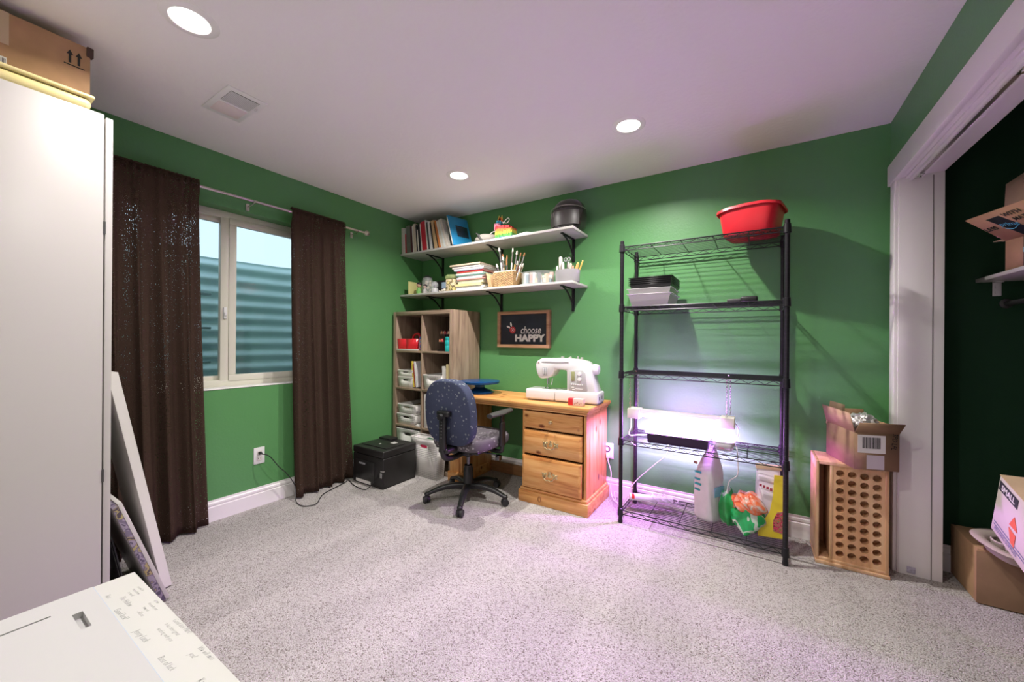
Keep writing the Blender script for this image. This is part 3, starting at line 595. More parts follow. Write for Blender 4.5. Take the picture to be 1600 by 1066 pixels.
MB().lathe([(0, 0), (.032, 0), (.034, .003), (.034, .05), (.033, .052), (.034, .054), (.034, .098), (.033, .1), (.034, .102), (.034, .13), (0, .13)], (CR + .283, -.36, z3 + .001), 28).build('canister_body', MT('turquoise_plastic', (.02, .50, .48), .35), tl)
tag(MB().lathe([(0, 0), (.02, 0), (.026, .045), (.023, .045), (.018, .004), (0, .004)], (CR + .27, -.30, z3 + .162), 20).cyl((CR + .27, -.30, z3 + .002), (CR + .27, -.30, z3 + .163), .004).build('small_cup', white), 'small white cup on a stem behind the turquoise canister', 'cup')

# ================================================================ wall shelves
def wall_shelf(label, z, bxs):
    o = thing('wall_shelf', label, 'shelf', (.93, -.15, z))
    MB().box(.004, 1.868, -.306, -.002, z, z + .018, .0015).build('shelf_board', whitel, o)
    for x in bxs:
        b = MB().box(x - .012, x + .012, -.012, -.001, z - .19, z - .002, .002).box(x - .012, x + .012, -.24, -.005, z - .008, z - .001, .002)
        pts = [(x, -.20, z - .012), (x, -.14, z - .03), (x, -.08, z - .07), (x, -.03, z - .12), (x, -.014, z - .17)]
        b.tube(pts, .007, 8, 5); b.build('bracket', blackm, o)
    return z + .018
ZU = wall_shelf('upper white wall shelf holding the row of upright books', 2.048, (.30, 1.03, 1.745))
ZL = wall_shelf('lower white wall shelf holding brushes and magazines', 1.638, (.30, 1.03, 1.745))
# upright books
G1 = 'upright books on the upper wall shelf'
bk = [(.012, .026, .262, (.62, .58, .52), 'cream spined book against the wall at the left end of the upper shelf'), (.039, .024, .258, (.66, .66, .62), 'white spined book second from the wall on the upper shelf'),
      (.064, .018, .195, (.5, .03, .05), 'short red book near the left end of the upper shelf'), (.083, .060, .272, (.14, .155, .13), 'thick grey-green binder near the left end of the upper shelf'),
      (.144, .028, .262, (.08, .02, .03), 'dark maroon book right of the grey-green binder'), (.173, .012, .26, (.7, .68, .64), 'thin white book right of the dark maroon book'),
      (.186, .038, .278, (.60, .52, .42), 'thick cream book left of the short white book'), (.225, .016, .262, (.03, .03, .035), 'thin black book right of the thick cream book'), (.242, .014, .215, (.72, .68, .62), 'short white book on the upper shelf'),
      (.257, .030, .265, (.02, .02, .025), 'black book left of the red binder'), (.288, .012, .268, (.74, .72, .68), 'thin white book touching the red binder'), (.301, .062, .282, (.50, .02, .04), 'wide bright red binder on the upper shelf'),
      (.364, .016, .295, (.72, .74, .68), 'tall thin white book right of the red binder'), (.381, .022, .27, (.04, .05, .05), 'black book left of the spiral notebook'), (.404, .034, .272, (.66, .65, .63), 'white spiral bound notebook on the upper shelf'),
      (.439, .020, .262, (.02, .02, .02), 'black book right of the spiral notebook'), (.460, .042, .275, (.55, .38, .2), 'thick tan book on the upper shelf'), (.503, .014, .26, (.03, .025, .02), 'thin black book right of the tan book'),
      (.518, .026, .27, (.60, .20, .05), 'orange book on the upper shelf'), (.545, .014, .268, (.7, .7, .68), 'thin white book right of the orange book'), (.560, .022, .27, (.62, .6, .5), 'pale beige book touching the blue folder stack'), (.583, .020, .275, (.65, .68, .68), 'pale grey book right of the pale beige book'), (.604, .024, .282, (.60, .55, .48), 'cream notebook touching the blue folder')]
for i, (x, w, h, c_, lb) in enumerate(bk):
    o = book(lb, x - .004 + .0, -.292, ZU + .001 + w * .12 * 0, w * .97, h, .20 + .01 * math.sin(i * 2.1), c_, -.03 - .15 * min(1, x / .5) - .13 * max(0, (x - .4) / .2), group=G1)
    o.location.z += math.sin(.03 + .15 * min(1, x / .5)) * 0
sp = MB()
for k in range(24): sp.tube([(.418 - .18 * .0 - (.01 + k * .011) * .155, -.292 + .002 * math.cos(a) - .003, ZU + .012 + k * .011 + .004 * math.sin(a)) for a in [2 * PI * q / 8 for q in range(9)]], .001, 4)
tag(sp.build('spiral_binding', chrome), 'spiral wire binding of the white notebook on the upper shelf', 'wire')
bf = thing('folder', 'tall bright blue folder with dark picture leaning at the end of the books', 'folder', (.66, -.2, ZU), 0)
X = T(.688, -.30, ZU + .005) @ RZ(-.27) @ Matrix.Rotation(-.36, 4, 'Y')
MB(X).box(0, .012, 0, .225, 0, .315, .002).build('cover', MT('bright_blue_card', (.02, .26, .52), .4), bf)
MB(X).box(.0121, .0135, .07, .20, .10, .22, .0003).build('dark_picture', MT('dark_picture_print', (.015, .03, .05), .3, var=.5, vscale=40), bf)
MB(X).box(.001, .011, -.004, -.0001, .005, .295).build('page_edges', paper, bf)
# grey fabric pouch + tablet, pinata, white cloth, helmet
def lump(name, label, cat, c_, sc, m, seed=0, amp=.12, n=24, group=None):
    b = MB().ball((0, 0, 0), 1, (1, 1, 1), n); r = random.Random(seed); ph = [(r.uniform(0, 6), r.uniform(2, 6), r.uniform(0, 6), r.uniform(2, 6)) for _ in range(3)]
    for v_ in b.bm.verts:
        d = v_.co.copy(); q = sum(math.sin(a + d.x * b1 * 1.3 + d.z * 2) * math.cos(c1 + d.y * d1) for a, b1, c1, d1 in ph) / 3
        v_.co = Vector((d.x * sc[0], d.y * sc[1], max(d.z, -.75) * sc[2])) * (1 + amp * q)
    zmin = min(v_.co.z for v_ in b.bm.verts); bmesh.ops.translate(b.bm, vec=(c_[0], c_[1], c_[2] - zmin), verts=b.bm.verts)
    return tag(b.build(name, m, ang=80), label, cat, group)
lump('fabric_pouch', 'grey soft fabric pouch lying beside the blue folder', 'pouch', (.98, -.17, ZU + .001), (.12, .10, .05), MT('grey_canvas', (.30, .28, .25), .9, bump=.3, bscale=60), 3)
tg = thing('tablet', 'dark grey tablet propped up left of the striped pinata', 'tablet', (1.02, -.24, ZU))
X = T(1.0, -.285, ZU + .004) @ Matrix.Rotation(.0, 4, 'Z') @ Matrix.Rotation(-.7, 4, 'Y')
MB(X).box(0, .008, 0, .15, 0, .10, .003).build('case', MT('dark_grey_rubber', (.05, .05, .05), .5), tg); MB(X).box(.0081, .009, .012, .138, .008, .092).build('screen', MT('dull_screen', (.12, .12, .12), .2), tg)
pin = thing('pinata', 'small rainbow striped pinata donkey on the upper shelf', 'toy', (1.2, -.2, ZU), 0)
def fringe(b, seed): pass
pc = [(.02, .16, .32), (.12, .42, .08), (.6, .55, .08), (.70, .28, .06), (.6, .06, .06)]
for k in range(5):
    b = MB(); z0, z1 = .002 + k * .024, .002 + (k + 1) * .024
    for q in range(30):
        xx = 1.115 + q * .0056; sl_ = -.010 * max(0, q - 14) / 15 * (k > 2) - (.022 if k == 4 and q > 24 else 0); b.box(xx, xx + .006, -.235 - random.random() * .008, -.165 + random.random() * .008, ZU + max(.001, z0 - .008 * random.random()), ZU + z1 + .002 + sl_, rot=Matrix.Rotation(random.uniform(-.22, .22), 4, 'Y') if k else None)
    b.build('paper_fringe', mat('crepe_' + str(k), pc[k], .8), pin)
for k, (c_, xx) in enumerate((((.8, .25, .35), 1.125), ((.05, .35, .5), 1.135), ((.8, .2, .05), 1.145))):
    b = MB()
    for q in range(12): a = q / 12 * PI; w_ = .8 - .2 * k; b.box(xx + (q - 6) * .0058 * w_ - .002, xx + (q - 6) * .0058 * w_ + .004, -.225 + .006 * k, -.175 - .006 * k, ZU + .115 + k * .027 + .006 * math.sin(q * 2), ZU + .147 + k * .027 + .006 * math.cos(q * 3), rot=Matrix.Rotation(random.uniform(-.3, .3), 4, 'Y'))
    b.build('head_fringe', mat('head_crepe_' + str(k), c_, .8), pin)
MB().box(1.085, 1.115, -.215, -.185, ZU + .10, ZU + .135, .006).build('muzzle', MT('pink_crepe', (.8, .3, .4), .8), pin)
for xx in (1.125, 1.155): MB().cyl((xx, -.2, ZU + .19), (xx + .005, -.2, ZU + .225), .009, .002, 8).build('ear', MT('yellow_crepe', (.8, .6, .1), .8), pin)
MB().tube([(1.165, -.2, ZU + .165), (1.21, -.2, ZU + .15), (1.235, -.2, ZU + .175), (1.22, -.2, ZU + .19), (1.19, -.2, ZU + .17), (1.17, -.2, ZU + .15)], .0025, 6, 5).build('string_loop', paper, pin)
MB().tube([(1.10, -.2, ZU + .10), (1.06, -.22, ZU + .08), (1.05, -.23, ZU + .05), (1.06, -.23, ZU + .01)], .0025, 6, 5).build('rein', paper, pin)
lump('folded_cloth', 'crumpled white cloth on the upper shelf between pinata and helmet', 'cloth', (1.38, -.16, ZU + .001), (.07, .06, .028), paper, 8, .2)
hm = thing('helmet', 'glossy black helmet at the right end of the upper wall shelf', 'helmet', (1.76, -.14, ZU))
hb = mat('glossy_black_shell', (.02, .018, .017), .25, spec=.6, coat=.4)
b = MB(); prof = [(.108, .001), (.128, .02), (.138, .07), (.141, .12), (.136, .165), (.118, .205), (.088, .235), (.045, .252), (0, .256)]
b.lathe(prof, (1.765, -.145, ZU), 40, sx=1, sy=.92); b.build('shell', hb, hm, ang=60)
b = MB(); rows = []
for k in range(9):
    z = .03 + .11 * k / 8; rr = .1445 + .004 * math.sin(PI * k / 8); rows.append([(1.765 + rr * math.cos(a), -.145 + rr * .92 * math.sin(a), ZU + z) for a in [-PI * .82 + PI * .62 * q / 20 for q in range(21)]])
b.quadstrip(rows).build('visor', MT('smoked_visor', (.045, .04, .038), .45, spec=.8), hm, ang=60)
MB().tube([(1.765 + .146 * math.cos(a), -.145 + .135 * math.sin(a), ZU + .155 + .02 * math.sin(-a)) for a in [-PI * .95 + PI * .9 * q / 24 for q in range(25)]], .003, 6).build('brow_band', MT('dull_silver', (.4, .37, .35), .3, metal=.8), hm)
for a in (-2.45, -2.15): MB().tube([(1.765 + .146 * math.cos(a), -.145 + .135 * math.sin(a), ZU + .14), (1.765 + .14 * math.cos(a - .1), -.145 + .13 * math.sin(a - .1), ZU + .03)], .004, 6).build('side_trim', MT('dull_silver', (.4, .37, .35), .3, metal=.8), hm)

# lower shelf items
tag(MB().box(.105, .11, -.295, -.12, ZL + .001, ZL + .13, .001).build('photo_card', MT('yellow_green_card', (.62, .60, .25), .6)), 'thin yellow-green card standing at the left end of the lower shelf', 'card')
gj = thing('apothecary_jar', 'tall clear glass jar holding pale shells at the left end of the lower shelf', 'jar', (.21, -.12, ZL))
MB().lathe([(0, .001), (.05, .001), (.056, .01), (.056, .15), (.045, .17), (.045, .18)], (.205, -.13, ZL), 24).build('jar_body', clear, gj)
MB().lathe([(0, .205), (.015, .203), (.048, .185), (.048, .18)], (.205, -.13, ZL), 24).build('lid', MT('dark_lid', (.03, .03, .03), .3), gj)
b = MB()
for k in range(12): b.ball((.205 + .03 * math.cos(k * 2.4), -.13 + .03 * math.sin(k * 2.4), ZL + .02 + .011 * k), .016, (1, .7, 1.1), 8)
b.build('shells', MT('cream_shell', (.75, .66, .5), .5, var=.3, vscale=60), gj)
def figurine(label, x, y, h, hair, coat_, skin=(.55, .33, .22)):
    o = thing('figurine', label, 'figurine', (x, y, ZL)); s = h / .1
    MB().lathe([(0, .001), (.02 * s, .001), (.021 * s, .01 * s), (.016 * s, .03 * s), (.012 * s, .05 * s), (.006 * s, .056 * s), (0, .057 * s)], (x, y, ZL), 16).build('body', mat('figurine_clothes', coat_, .6), o)
    MB().ball((x, y, ZL + .073 * s), .02 * s, (1, .95, 1), 14).build('head', mat('figurine_skin', skin, .6), o)
    MB().ball((x, y + .004 * s, ZL + .081 * s), .0215 * s, (1.05, 1, .85), 14).build('hair', mat('figurine_hair', hair, .6), o)
    for dx in (-1, 1): MB().cyl((x + dx * .013 * s, y - .004, ZL + .045 * s), (x + dx * .019 * s, y - .01, ZL + .018 * s), .0045 * s, n=8).build('arm', mat('figurine_clothes', coat_, .6), o)
figurine('small figurine with black hair and green jacket on the lower shelf', .215, -.255, .12, (.01, .01, .01), (.2, .45, .12))
figurine('small pale grey figurine with dark hair beside the snow globe', .29, -.25, .095, (.03, .02, .02), (.45, .42, .42), (.6, .45, .4))
sg = thing('snow_globe', 'round snow globe with grey base on the lower shelf', 'snow globe', (.41, -.24, ZL))
MB().lathe([(0, .001), (.036, .001), (.037, .03), (.031, .045), (.024, .05), (0, .05)], (.41, -.24, ZL), 24).build('base', MT('grey_ceramic', (.42, .42, .42), .4), sg)
MB().ball((.41, -.24, ZL + .078), .036, n=22).build('globe', clear, sg)
MB().cyl((.41, -.24, ZL + .05), (.41, -.24, ZL + .085), .012, .004, 8).build('tiny_tree', MT('dark_tree', (.05, .06, .05), .7), sg)
pc_ = thing('postcard', 'blue and purple seascape postcard standing behind the snow globe', 'postcard', (.48, -.17, ZL))
MB().box(.44, .56, -.174, -.17, ZL + .055, ZL + .11).build('sky_half', MT('pale_blue_print', (.3, .4, .52), .5), pc_); MB().box(.44, .56, -.174, -.17, ZL + .001, ZL + .055).build('land_half', MT('purple_print', (.09, .08, .15), .5, var=.4, vscale=60), pc_)
tag(MB().box(.23, .60, -.06, -.045, ZL + .001, ZL + .15, .003).build('picture_frame', MT('very_dark_frame', (.015, .015, .015), .4)), 'black rectangular frame leaning on the wall behind the snow globe', 'picture frame')
for k, (x, r) in enumerate(((.50, .009), (.535, .013), (.56, .016))): tag(MB().ball((x, -.265, ZL + r), r, n=10).build('pebble', MT('pale_stone', (.6, .55, .45), .7)), ['smallest cream pebble', 'middle cream pebble', 'largest cream pebble'][k] + ' in front of the blue postcard', 'pebble')
gb = thing('gift_box', 'cream patterned cardboard tube with green top left of the magazines', 'container', (.635, -.235, ZL))
MB().box(.59, .69, -.285, -.19, ZL + .001, ZL + .115, .008).build('container_body', patch_mat('cream_print', [(.65, .52, .3), (.72, .6, .4), (.2, .15, .08), (.7, .6, .25)], 25), gb)
MB().prism([(.585, ZL + .115), (.695, ZL + .115), (.70, ZL + .15), (.61, ZL + .155), (.588, ZL + .14)], 'y', -.288, -.188, .003).build('lid', MT('sage_green_print', (.28, .34, .14), .5, var=.3, vscale=40), gb)
# magazines: flat stack
mg = [((.75, .73, .68), .016, .0), ((.72, .72, .70), .014, .004), ((.7, .62, .3), .022, -.012), ((.72, .66, .4), .018, .004), ((.7, .7, .68), .012, -.006), ((.55, .25, .2), .008, .01), ((.6, .62, .66), .016, -.01), ((.72, .7, .66), .014, .006), ((.2, .45, .35), .006, .0), ((.72, .72, .7), .014, -.01), ((.62, .5, .2), .008, -.02), ((.55, .04, .05), .014, -.004), ((.35, .38, .45), .010, -.02), ((.62, .6, .64), .016, -.024), ((.7, .66, .6), .020, -.05), ((.62, .5, .36), .014, -.06)]
z = ZL + .001; nmz = ['white', 'off-white', 'mustard', 'pale yellow', 'light grey', 'rust', 'blue-grey', 'cream', 'sea green', 'plain white', 'ochre', 'red', 'slate', 'lilac grey', 'thick cream', 'tan']
for i, (c_, w, dx) in enumerate(mg):
    wd_ = .30 + .02 * math.sin(i * 1.7) + (.04 if i > 12 else 0)
    book('%s magazine, %s' % (nmz[i], 'bottom of the flat stack' if i == 0 else 'top of the flat stack' if i == 15 else 'stacked between the %s and %s ones' % (nmz[i - 1], nmz[i + 1])), .885 + dx - (.01 if i < 3 else 0), -.292 + .006 * math.sin(i * 2), z, w, wd_, .25, c_, flat=True, group='magazines stacked on the lower wall shelf', cat='magazine', nm='magazine')
    z += w + .0006
# leaning craft cards
for k in range(3): tag(MB(T(1.085 + k * .012, -.29, ZL + .003) @ Matrix.Rotation(-.22, 4, 'Y')).box(0, .006, 0, .14, 0, .125 - .012 * k, .001).build('craft_card', MT('tan_card', (.62, .42, .22), .7)), ['tan card touching the magazine stack', 'middle tan card leaning against the magazines', 'tan card nearest the wicker basket'][k], 'card')
# wicker basket with brushes
wk = thing('wicker_basket', 'square tan wicker basket full of paintbrushes on the lower shelf', 'basket', (1.23, -.2, ZL))
b = MB(); n = 26; x0, x1, y0, y1 = 1.135, 1.335, -.29, -.13
per = [(x0 + (x1 - x0) * i / n, y0) for i in range(n)] + [(x1, y0 + (y1 - y0) * i / n) for i in range(n)] + [(x1 - (x1 - x0) * i / n, y1) for i in range(n)] + [(x0, y1 - (y1 - y0) * i / n) for i in range(n)]
cx, cy = (x0 + x1) / 2, (y0 + y1) / 2
for k in range(13):
    z = ZL + .007 + k * .0093; s_ = .9 + .1 * k / 12
    pts = [(cx + (x - cx) * s_ * (1 + .018 * (1 if (i // 2 + k) % 2 else -1)), cy + (y - cy) * s_ * (1 + .018 * (1 if (i // 2 + k) % 2 else -1)), z) for i, (x, y) in enumerate(per)]
    b.tube(pts + [pts[0]], .0052, 6)
wm_ = MT('wicker', (.50, .32, .15), .7, var=.3, vscale=50); b.build('weave', wm_, wk)
MB().box(cx - .088, cx + .088, cy - .068, cy + .068, ZL + .001, ZL + .006).build('basket_floor', wm_, wk)
MB().quadstrip([[(cx + (x - cx) * .99, cy + (y - cy) * .99, ZL + .127) for x, y in per], [(cx + (x - cx) * .93, cy + (y - cy) * .93, ZL + .132) for x, y in per], [(cx + (x - cx) * .9, cy + (y - cy) * .9, ZL + .12) for x, y in per]], True).build('lining', paper, wk)
rb = random.Random(11); bcol = [(.55, .30, .08), (.60, .40, .12), (.02, .02, .02), (.7, .68, .65), (.30, .05, .05), (.62, .45, .2), (.1, .1, .12)]
bn = ['amber', 'honey', 'black', 'white', 'dark red', 'tan', 'charcoal']
brush_mats = [(mat('handle_' + str(i), c_, .4), ) for i, c_ in enumerate(bcol)]
def brush(label, base, tip, ci, r=.0045, bl=.03, group=None, cat='paintbrush'):
    o = thing('paintbrush', label, cat, base, 0, group); p, q = Vector(base), Vector(tip); d = (q - p).normalized(); L_ = (q - p).length
    MB().tube([p, p + d * L_ * .4, p + d * L_ * .62], r, 8, 0).build('handle', brush_mats[ci][0], o)
    MB().cyl(p + d * L_ * .62, q - d * bl, r * 1.15, r * 1.3, 10).build('ferrule', chrome, o)
    MB().cyl(q - d * bl, q, r * 1.35, r * .8, 10).build('bristles', mat('bristles', (.75, .70, .62) if ci % 2 else (.35, .16, .06), .9), o)
tips = [(1.165, -.25, 1.995, 3, .008), (1.185, -.22, 1.945, 0, .006), (1.20, -.25, 1.92, 3, .005), (1.215, -.2, 1.935, 4, .006), (1.235, -.24, 1.90, 6, .005), (1.30, -.24, 1.98, 3, .006), (1.265, -.2, 1.88, 2, .006), (1.335, -.23, 1.955, 1, .007), (1.35, -.2, 1.90, 0, .005), (1.30, -.2, 1.87, 5, .006), (1.385, -.25, 1.93, 4, .005), (1.41, -.23, 1.93, 0, .006), (1.36, -.26, 1.86, 1, .006), (1.38, -.2, 1.85, 5, .006), (1.25, -.26, 1.87, 0, .006), (1.17, -.2, 1.88, 1, .006), (1.39, -.26, 1.83, 3, .007), (1.14, -.25, 1.86, 3, .007)]
G2 = 'paintbrushes in the wicker basket'
for i, (x, y, z, ci, r) in enumerate(tips):
    bxp = cx + (x - cx) * .45; brush('paintbrush with %s handle standing in the wicker basket' % bn[ci], (max(x0 + .03, min(x1 - .03, bxp)), cy + (y - cy) * .4, ZL + .008 + .003 * 0), (x, y, z), ci, r, group=G2 + ', ' + bn[ci] + ' handles')
# clear tub of supplies
ct = thing('storage_tub', 'oval clear tub of small craft supplies on a white tray', 'tub', (1.5, -.18, ZL))
MB().lathe([(0, .012), (.140, .012), (.145, .02), (.150, .105), (.152, .108)], (1.505, -.165, ZL), 40, sx=1, sy=.8).build('tub_wall', clear, ct, ang=60)
cc = [(.75, .6, .5), (.2, .3, .35), (.75, .72, .7), (.6, .3, .25), (.1, .12, .12), (.75, .45, .3)]
for k in range(26):
    a = k * 2.4; rr = .115; hh = .05 + .03 * math.sin(k * 1.3) + .015
    nm = ['peach', 'slate', 'white', 'brick', 'black', 'salmon'][k % 6]
    tag(MB(T(1.505 + rr * math.cos(a), -.165 + rr * .75 * math.sin(a), ZL + .016) @ RZ(a)).box(-.016, .016, -.013, .013, 0, hh, .004).build('craft_pot', mat('pot', cc[k % 6], .5)), 'small %s craft pot inside the oval clear tub' % nm, 'pot', 'craft pots in the clear tub, ' + nm)
tag(MB().lathe([(0, .001), (.15, .001), (.165, .009), (.15, .007), (0, .006)], (1.495, -.165, ZL), 40, sy=.8).build('serving_tray', MT('pale_blue_white', (.7, .76, .76), .4)), 'flat round white tray under the clear craft tub', 'tray')
# grey oval pot with tools
gp = thing('utensil_pot', 'grey oval pot holding craft tools near the right end of the lower shelf', 'pot', (1.79, -.18, ZL))
gy = mat('grey_plastic', (.34, .33, .34), .4)
MB().lathe([(0, .001), (.092, .001), (.096, .006), (.100, .098), (.096, .098), (.092, .01), (0, .008)], (1.78, -.20, ZL), 40, sy=.75).build('pot_wall', gy, gp, ang=60)
tl_ = [((1.70, -.21), (1.695, -.21), .14, (.7, .69, .66), .008, 'white round'), ((1.72, -.19), (1.715, -.19), .215, (.72, .68, .62), .015, 'wide cream'), ((1.75, -.22), (1.75, -.22), .165, (.68, .66, .62), .010, 'ivory'), ((1.77, -.18), (1.78, -.18), .17, (.55, .55, .55), .008, 'silver grey'), ((1.79, -.21), (1.81, -.21), .15, (.68, .6, .5), .012, 'beige'), ((1.81, -.19), (1.82, -.19), .135, (.6, .35, .25), .009, 'copper'), ((1.83, -.21), (1.87, -.21), .15, (.72, .42, .12), .011, 'orange wooden'), ((1.84, -.19), (1.90, -.19), .17, (.75, .5, .12), .006, 'yellow pencil-like')]
for p, q, h, c_, r, nm in tl_: tag(MB().cyl((*p, ZL + .01), (*q, ZL + h - .01), r).cyl((*q, ZL + h - .01), (q[0] + .002, q[1], ZL + h), r, r * .4).build('craft_tool', mat('tool', c_, .5)), nm + ' tool handle standing in the grey oval pot', 'craft tool')
scs = thing('scissors', 'scissors standing handles up in the grey oval pot', 'scissors', (1.80, -.2, ZL))
for s_ in (-1, 1): MB().tube([(1.79 + s_ * .014 + .012 * math.cos(t), -.23, ZL + .178 + .014 * math.sin(t)) for t in [2 * PI * k / 12 for k in range(13)]], .003, 6).build('handle_loop', gy, scs)
MB().box(1.787, 1.793, -.232, -.228, ZL + .02, ZL + .165).build('blades', chrome, scs)

# sign
sg = thing('wall_sign', 'framed dark sign reading choose HAPPY', 'sign', (1.275, -.02, 1.14))
fx0, fx1, fz0, fz1 = 1.008, 1.543, 1.142, 1.468; fw = .028
MB().box(fx0, fx1, -.042, -.001, fz0, fz0 + fw, .002).box(fx0, fx1, -.042, -.001, fz1 - fw, fz1, .002).box(fx0, fx0 + fw, -.042, -.001, fz0 + fw, fz1 - fw, .002).box(fx1 - fw, fx1, -.042, -.001, fz0 + fw, fz1 - fw, .002).build('frame', wood_mat('frame_wood', (.42, .23, .12), (.52, .31, .17), (.30, .15, .07), 'x', knots=False), sg)
MB().box(fx0 + fw, fx1 - fw, -.022, -.012, fz0 + fw, fz1 - fw).build('board', MT('black_blue_board', (.012, .018, .028), .5, var=.4, vscale=6), sg)
wt = MT('white_lettering', (.78, .76, .72), .6)
def sx_(u, v): return (u, -.0225, v)
def FR(x, z): return frame_mtx((x, -.0235, z), (1, 0, 0), (0, 0, 1))
text('lettering', 'HAPPY', .082, FR(1.338, 1.200), wt, sg, .001, 0, 'CENTER', 1.2, .0042)
text('lettering', 'choose', .092, FR(1.350, 1.268), wt, sg, .001, .22, 'CENTER', .78, .0002)
ro = MB(FR(1.165, 1.300)).lathe([(0, 0), (.031, 0), (.031, .002), (.0, .002)], n=24); ro.build('red_flower', MT('red_flower_paint', (.5, .03, .03), .6), sg)
MB(FR(1.165, 1.300) @ T(0, 0, .0022)).lathe([(.016, 0), (.018, 0), (.018, .001), (.016, .001), (.016, 0)], n=20).lathe([(0, 0), (.006, 0), (.006, .001), (0, .001)], n=12).build('flower_centre', wt, sg)
for a, dx, dz in ((2.7, -.045, .028), (1.8, -.018, .05)): MB(FR(1.165 + dx, 1.300 + dz) @ RZ(a)).ball((0, 0, 0), .022, (1, .42, .05), 12).build('leaf', wt, sg)

# ================================================================ desk
dk = thing('pine_desk', 'knotty pine pedestal desk against the back wall', 'desk', (1.43, -.25, 0))
DZ = .745
MB().prism([(.80, -.495), (2.075, -.495), (2.075, -.02), (.80, -.02)], 'z', DZ - .024, DZ, .004).build('desktop', pine, dk)
MB().prism([(.802, -.488), (2.068, -.488), (2.068, -.025), (.802, -.025)], 'z', DZ - .036, DZ - .0245, .004).prism([(.81, -.476), (2.055, -.476), (2.055, -.03), (.81, -.03)], 'z', DZ - .055, DZ - .0365, .005).build('top_moulding', pine, dk)
px0, px1 = 1.535, 2.045; PY = -.455
MB().box(px1 - .02, px1, PY, -.03, .05, DZ - .056, .001).box(px0, px0 + .02, PY, -.03, .05, DZ - .056, .001).box(px0 + .02, px1 - .02, -.05, -.03, .05, DZ - .056).box(px0 + .02, px1 - .02, PY + .005, -.05, .05, .07).build('pedestal', pinez, dk)
MB().box(px0 - .022, px1 + .022, PY - .025, -.025, 0, .085, .004).box(px0 - .012, px1 + .012, PY - .014, -.028, .085, .108, .008).build('plinth', pine, dk)
def drawer(z0, z1, out=.0, pull='bail'):
    d = MB(); y = PY - out
    d.box(px0 + .012, px1 - .030, y - .006, y + .02, z0, z1, .002)
    # raised field with chamfered border
    a, b, c_, e = px0 + .012, px1 - .030, z0, z1; q = .022
    d.tri([(a, y - .006, c_), (b, y - .006, c_), (b, y - .006, e), (a, y - .006, e), (a + q, y - .018, c_ + q), (b - q, y - .018, c_ + q), (b - q, y - .018, e - q), (a + q, y - .018, e - q)], [(4, 5, 6, 7), (0, 1, 5, 4), (1, 2, 6, 5), (2, 3, 7, 6), (3, 0, 4, 7)])
    d.box(px0 + .03, px1 - .05, y + .02, -.06, z0 + .01, z1 - .03)
    o = d.build('drawer', pine, dk); yy = y - .018; mx, mz = (a + b) / 2, (z0 + z1) / 2
    br = MT('aged_brass', (.62, .52, .30), .3, metal=1)
    if pull == 'knob': MB().lathe([(0, 0), (.013, 0), (.013, .004), (.006, .006), (.006, .012), (.013, .018), (.010, .024), (0, .026)], (mx, yy, mz), 18, rot=Matrix.Rotation(PI / 2, 4, 'X')).build('knob', br, o)
    else:
        h = MB()
        for s_ in (-1, 1):
            for (u, v_, r) in ((.045, .004, .013), (.030, .014, .009), (.055, -.008, .007), (.034, -.012, .008), (.058, .014, .006)): h.ball((mx + s_ * u, yy - .001, mz + v_), r, (1, .3, 1), 10)
            h.cyl((mx + s_ * .04, yy, mz + .003), (mx + s_ * .04, yy - .02, mz + .003), .005)
        h.ball((mx, yy - .001, mz + .022), .008, (1, .3, 1.2), 10).ball((mx, yy - .001, mz), .014, (1.3, .2, 1), 10)
        h.tube([(mx - .04, yy - .018, mz + .003), (mx - .036, yy - .022, mz - .016), (mx - .015, yy - .024, mz - .026), (mx, yy - .024, mz - .022), (mx + .015, yy - .024, mz - .026), (mx + .036, yy - .022, mz - .016), (mx + .04, yy - .018, mz + .003)], .004, 8, 4)
        h.build('handle', br, o)
drawer(.555, .678, 0, 'knob'); drawer(.365, .540, .004); drawer(.095 + .02, .350, .016)
MB().tube([(px0 + .16 + .011 * math.cos(t), PY - .027, .045 + .02 * math.sin(t)) for t in [2 * PI * k / 16 for k in range(17)]], .0025, 6).build('knot_ring', MT('dark_knot', (.25, .10, .03), .6), dk)
MB().box(.81, .83, PY, -.03, .06, DZ - .056, .001).box(.925, .945, PY, -.03, .06, DZ - .056, .001).box(.83, .925, -.05, -.03, .06, DZ - .056).box(.83, .925, PY, PY + .02, .06, DZ - .056, .001).build('pedestal', pinez, dk)
MB().box(.80, .957, PY - .018, -.026, 0, .085, .004).build('plinth', pine, dk)
MB().box(.958, px0 - .023, -.055, -.035, .005, .095, .002).build('stretcher', MT('brown_stained_pine', (.30, .15, .06), .5, var=.2, vscale=10, stretch=(1, 8, 8)), dk)

# turntable
tt = thing('cake_turntable', 'blue pedestal turntable on the left of the pine desk', 'turntable', (.985, -.27, DZ))
bl = mat('glossy_blue_metal', (.01, .075, .24), .25, metal=.3)
MB().lathe([(0, .001), (.118, .001), (.122, .012), (.10, .026), (.055, .040), (.042, .052), (.042, .082), (0, .082)], (.985, -.27, DZ), 40).build('base', bl, tt)
MB().lathe([(0, .084), (.16, .084), (.172, .088), (.174, .104), (.168, .108), (0, .108)], (.985, -.27, DZ), 48).build('plate', bl, tt)

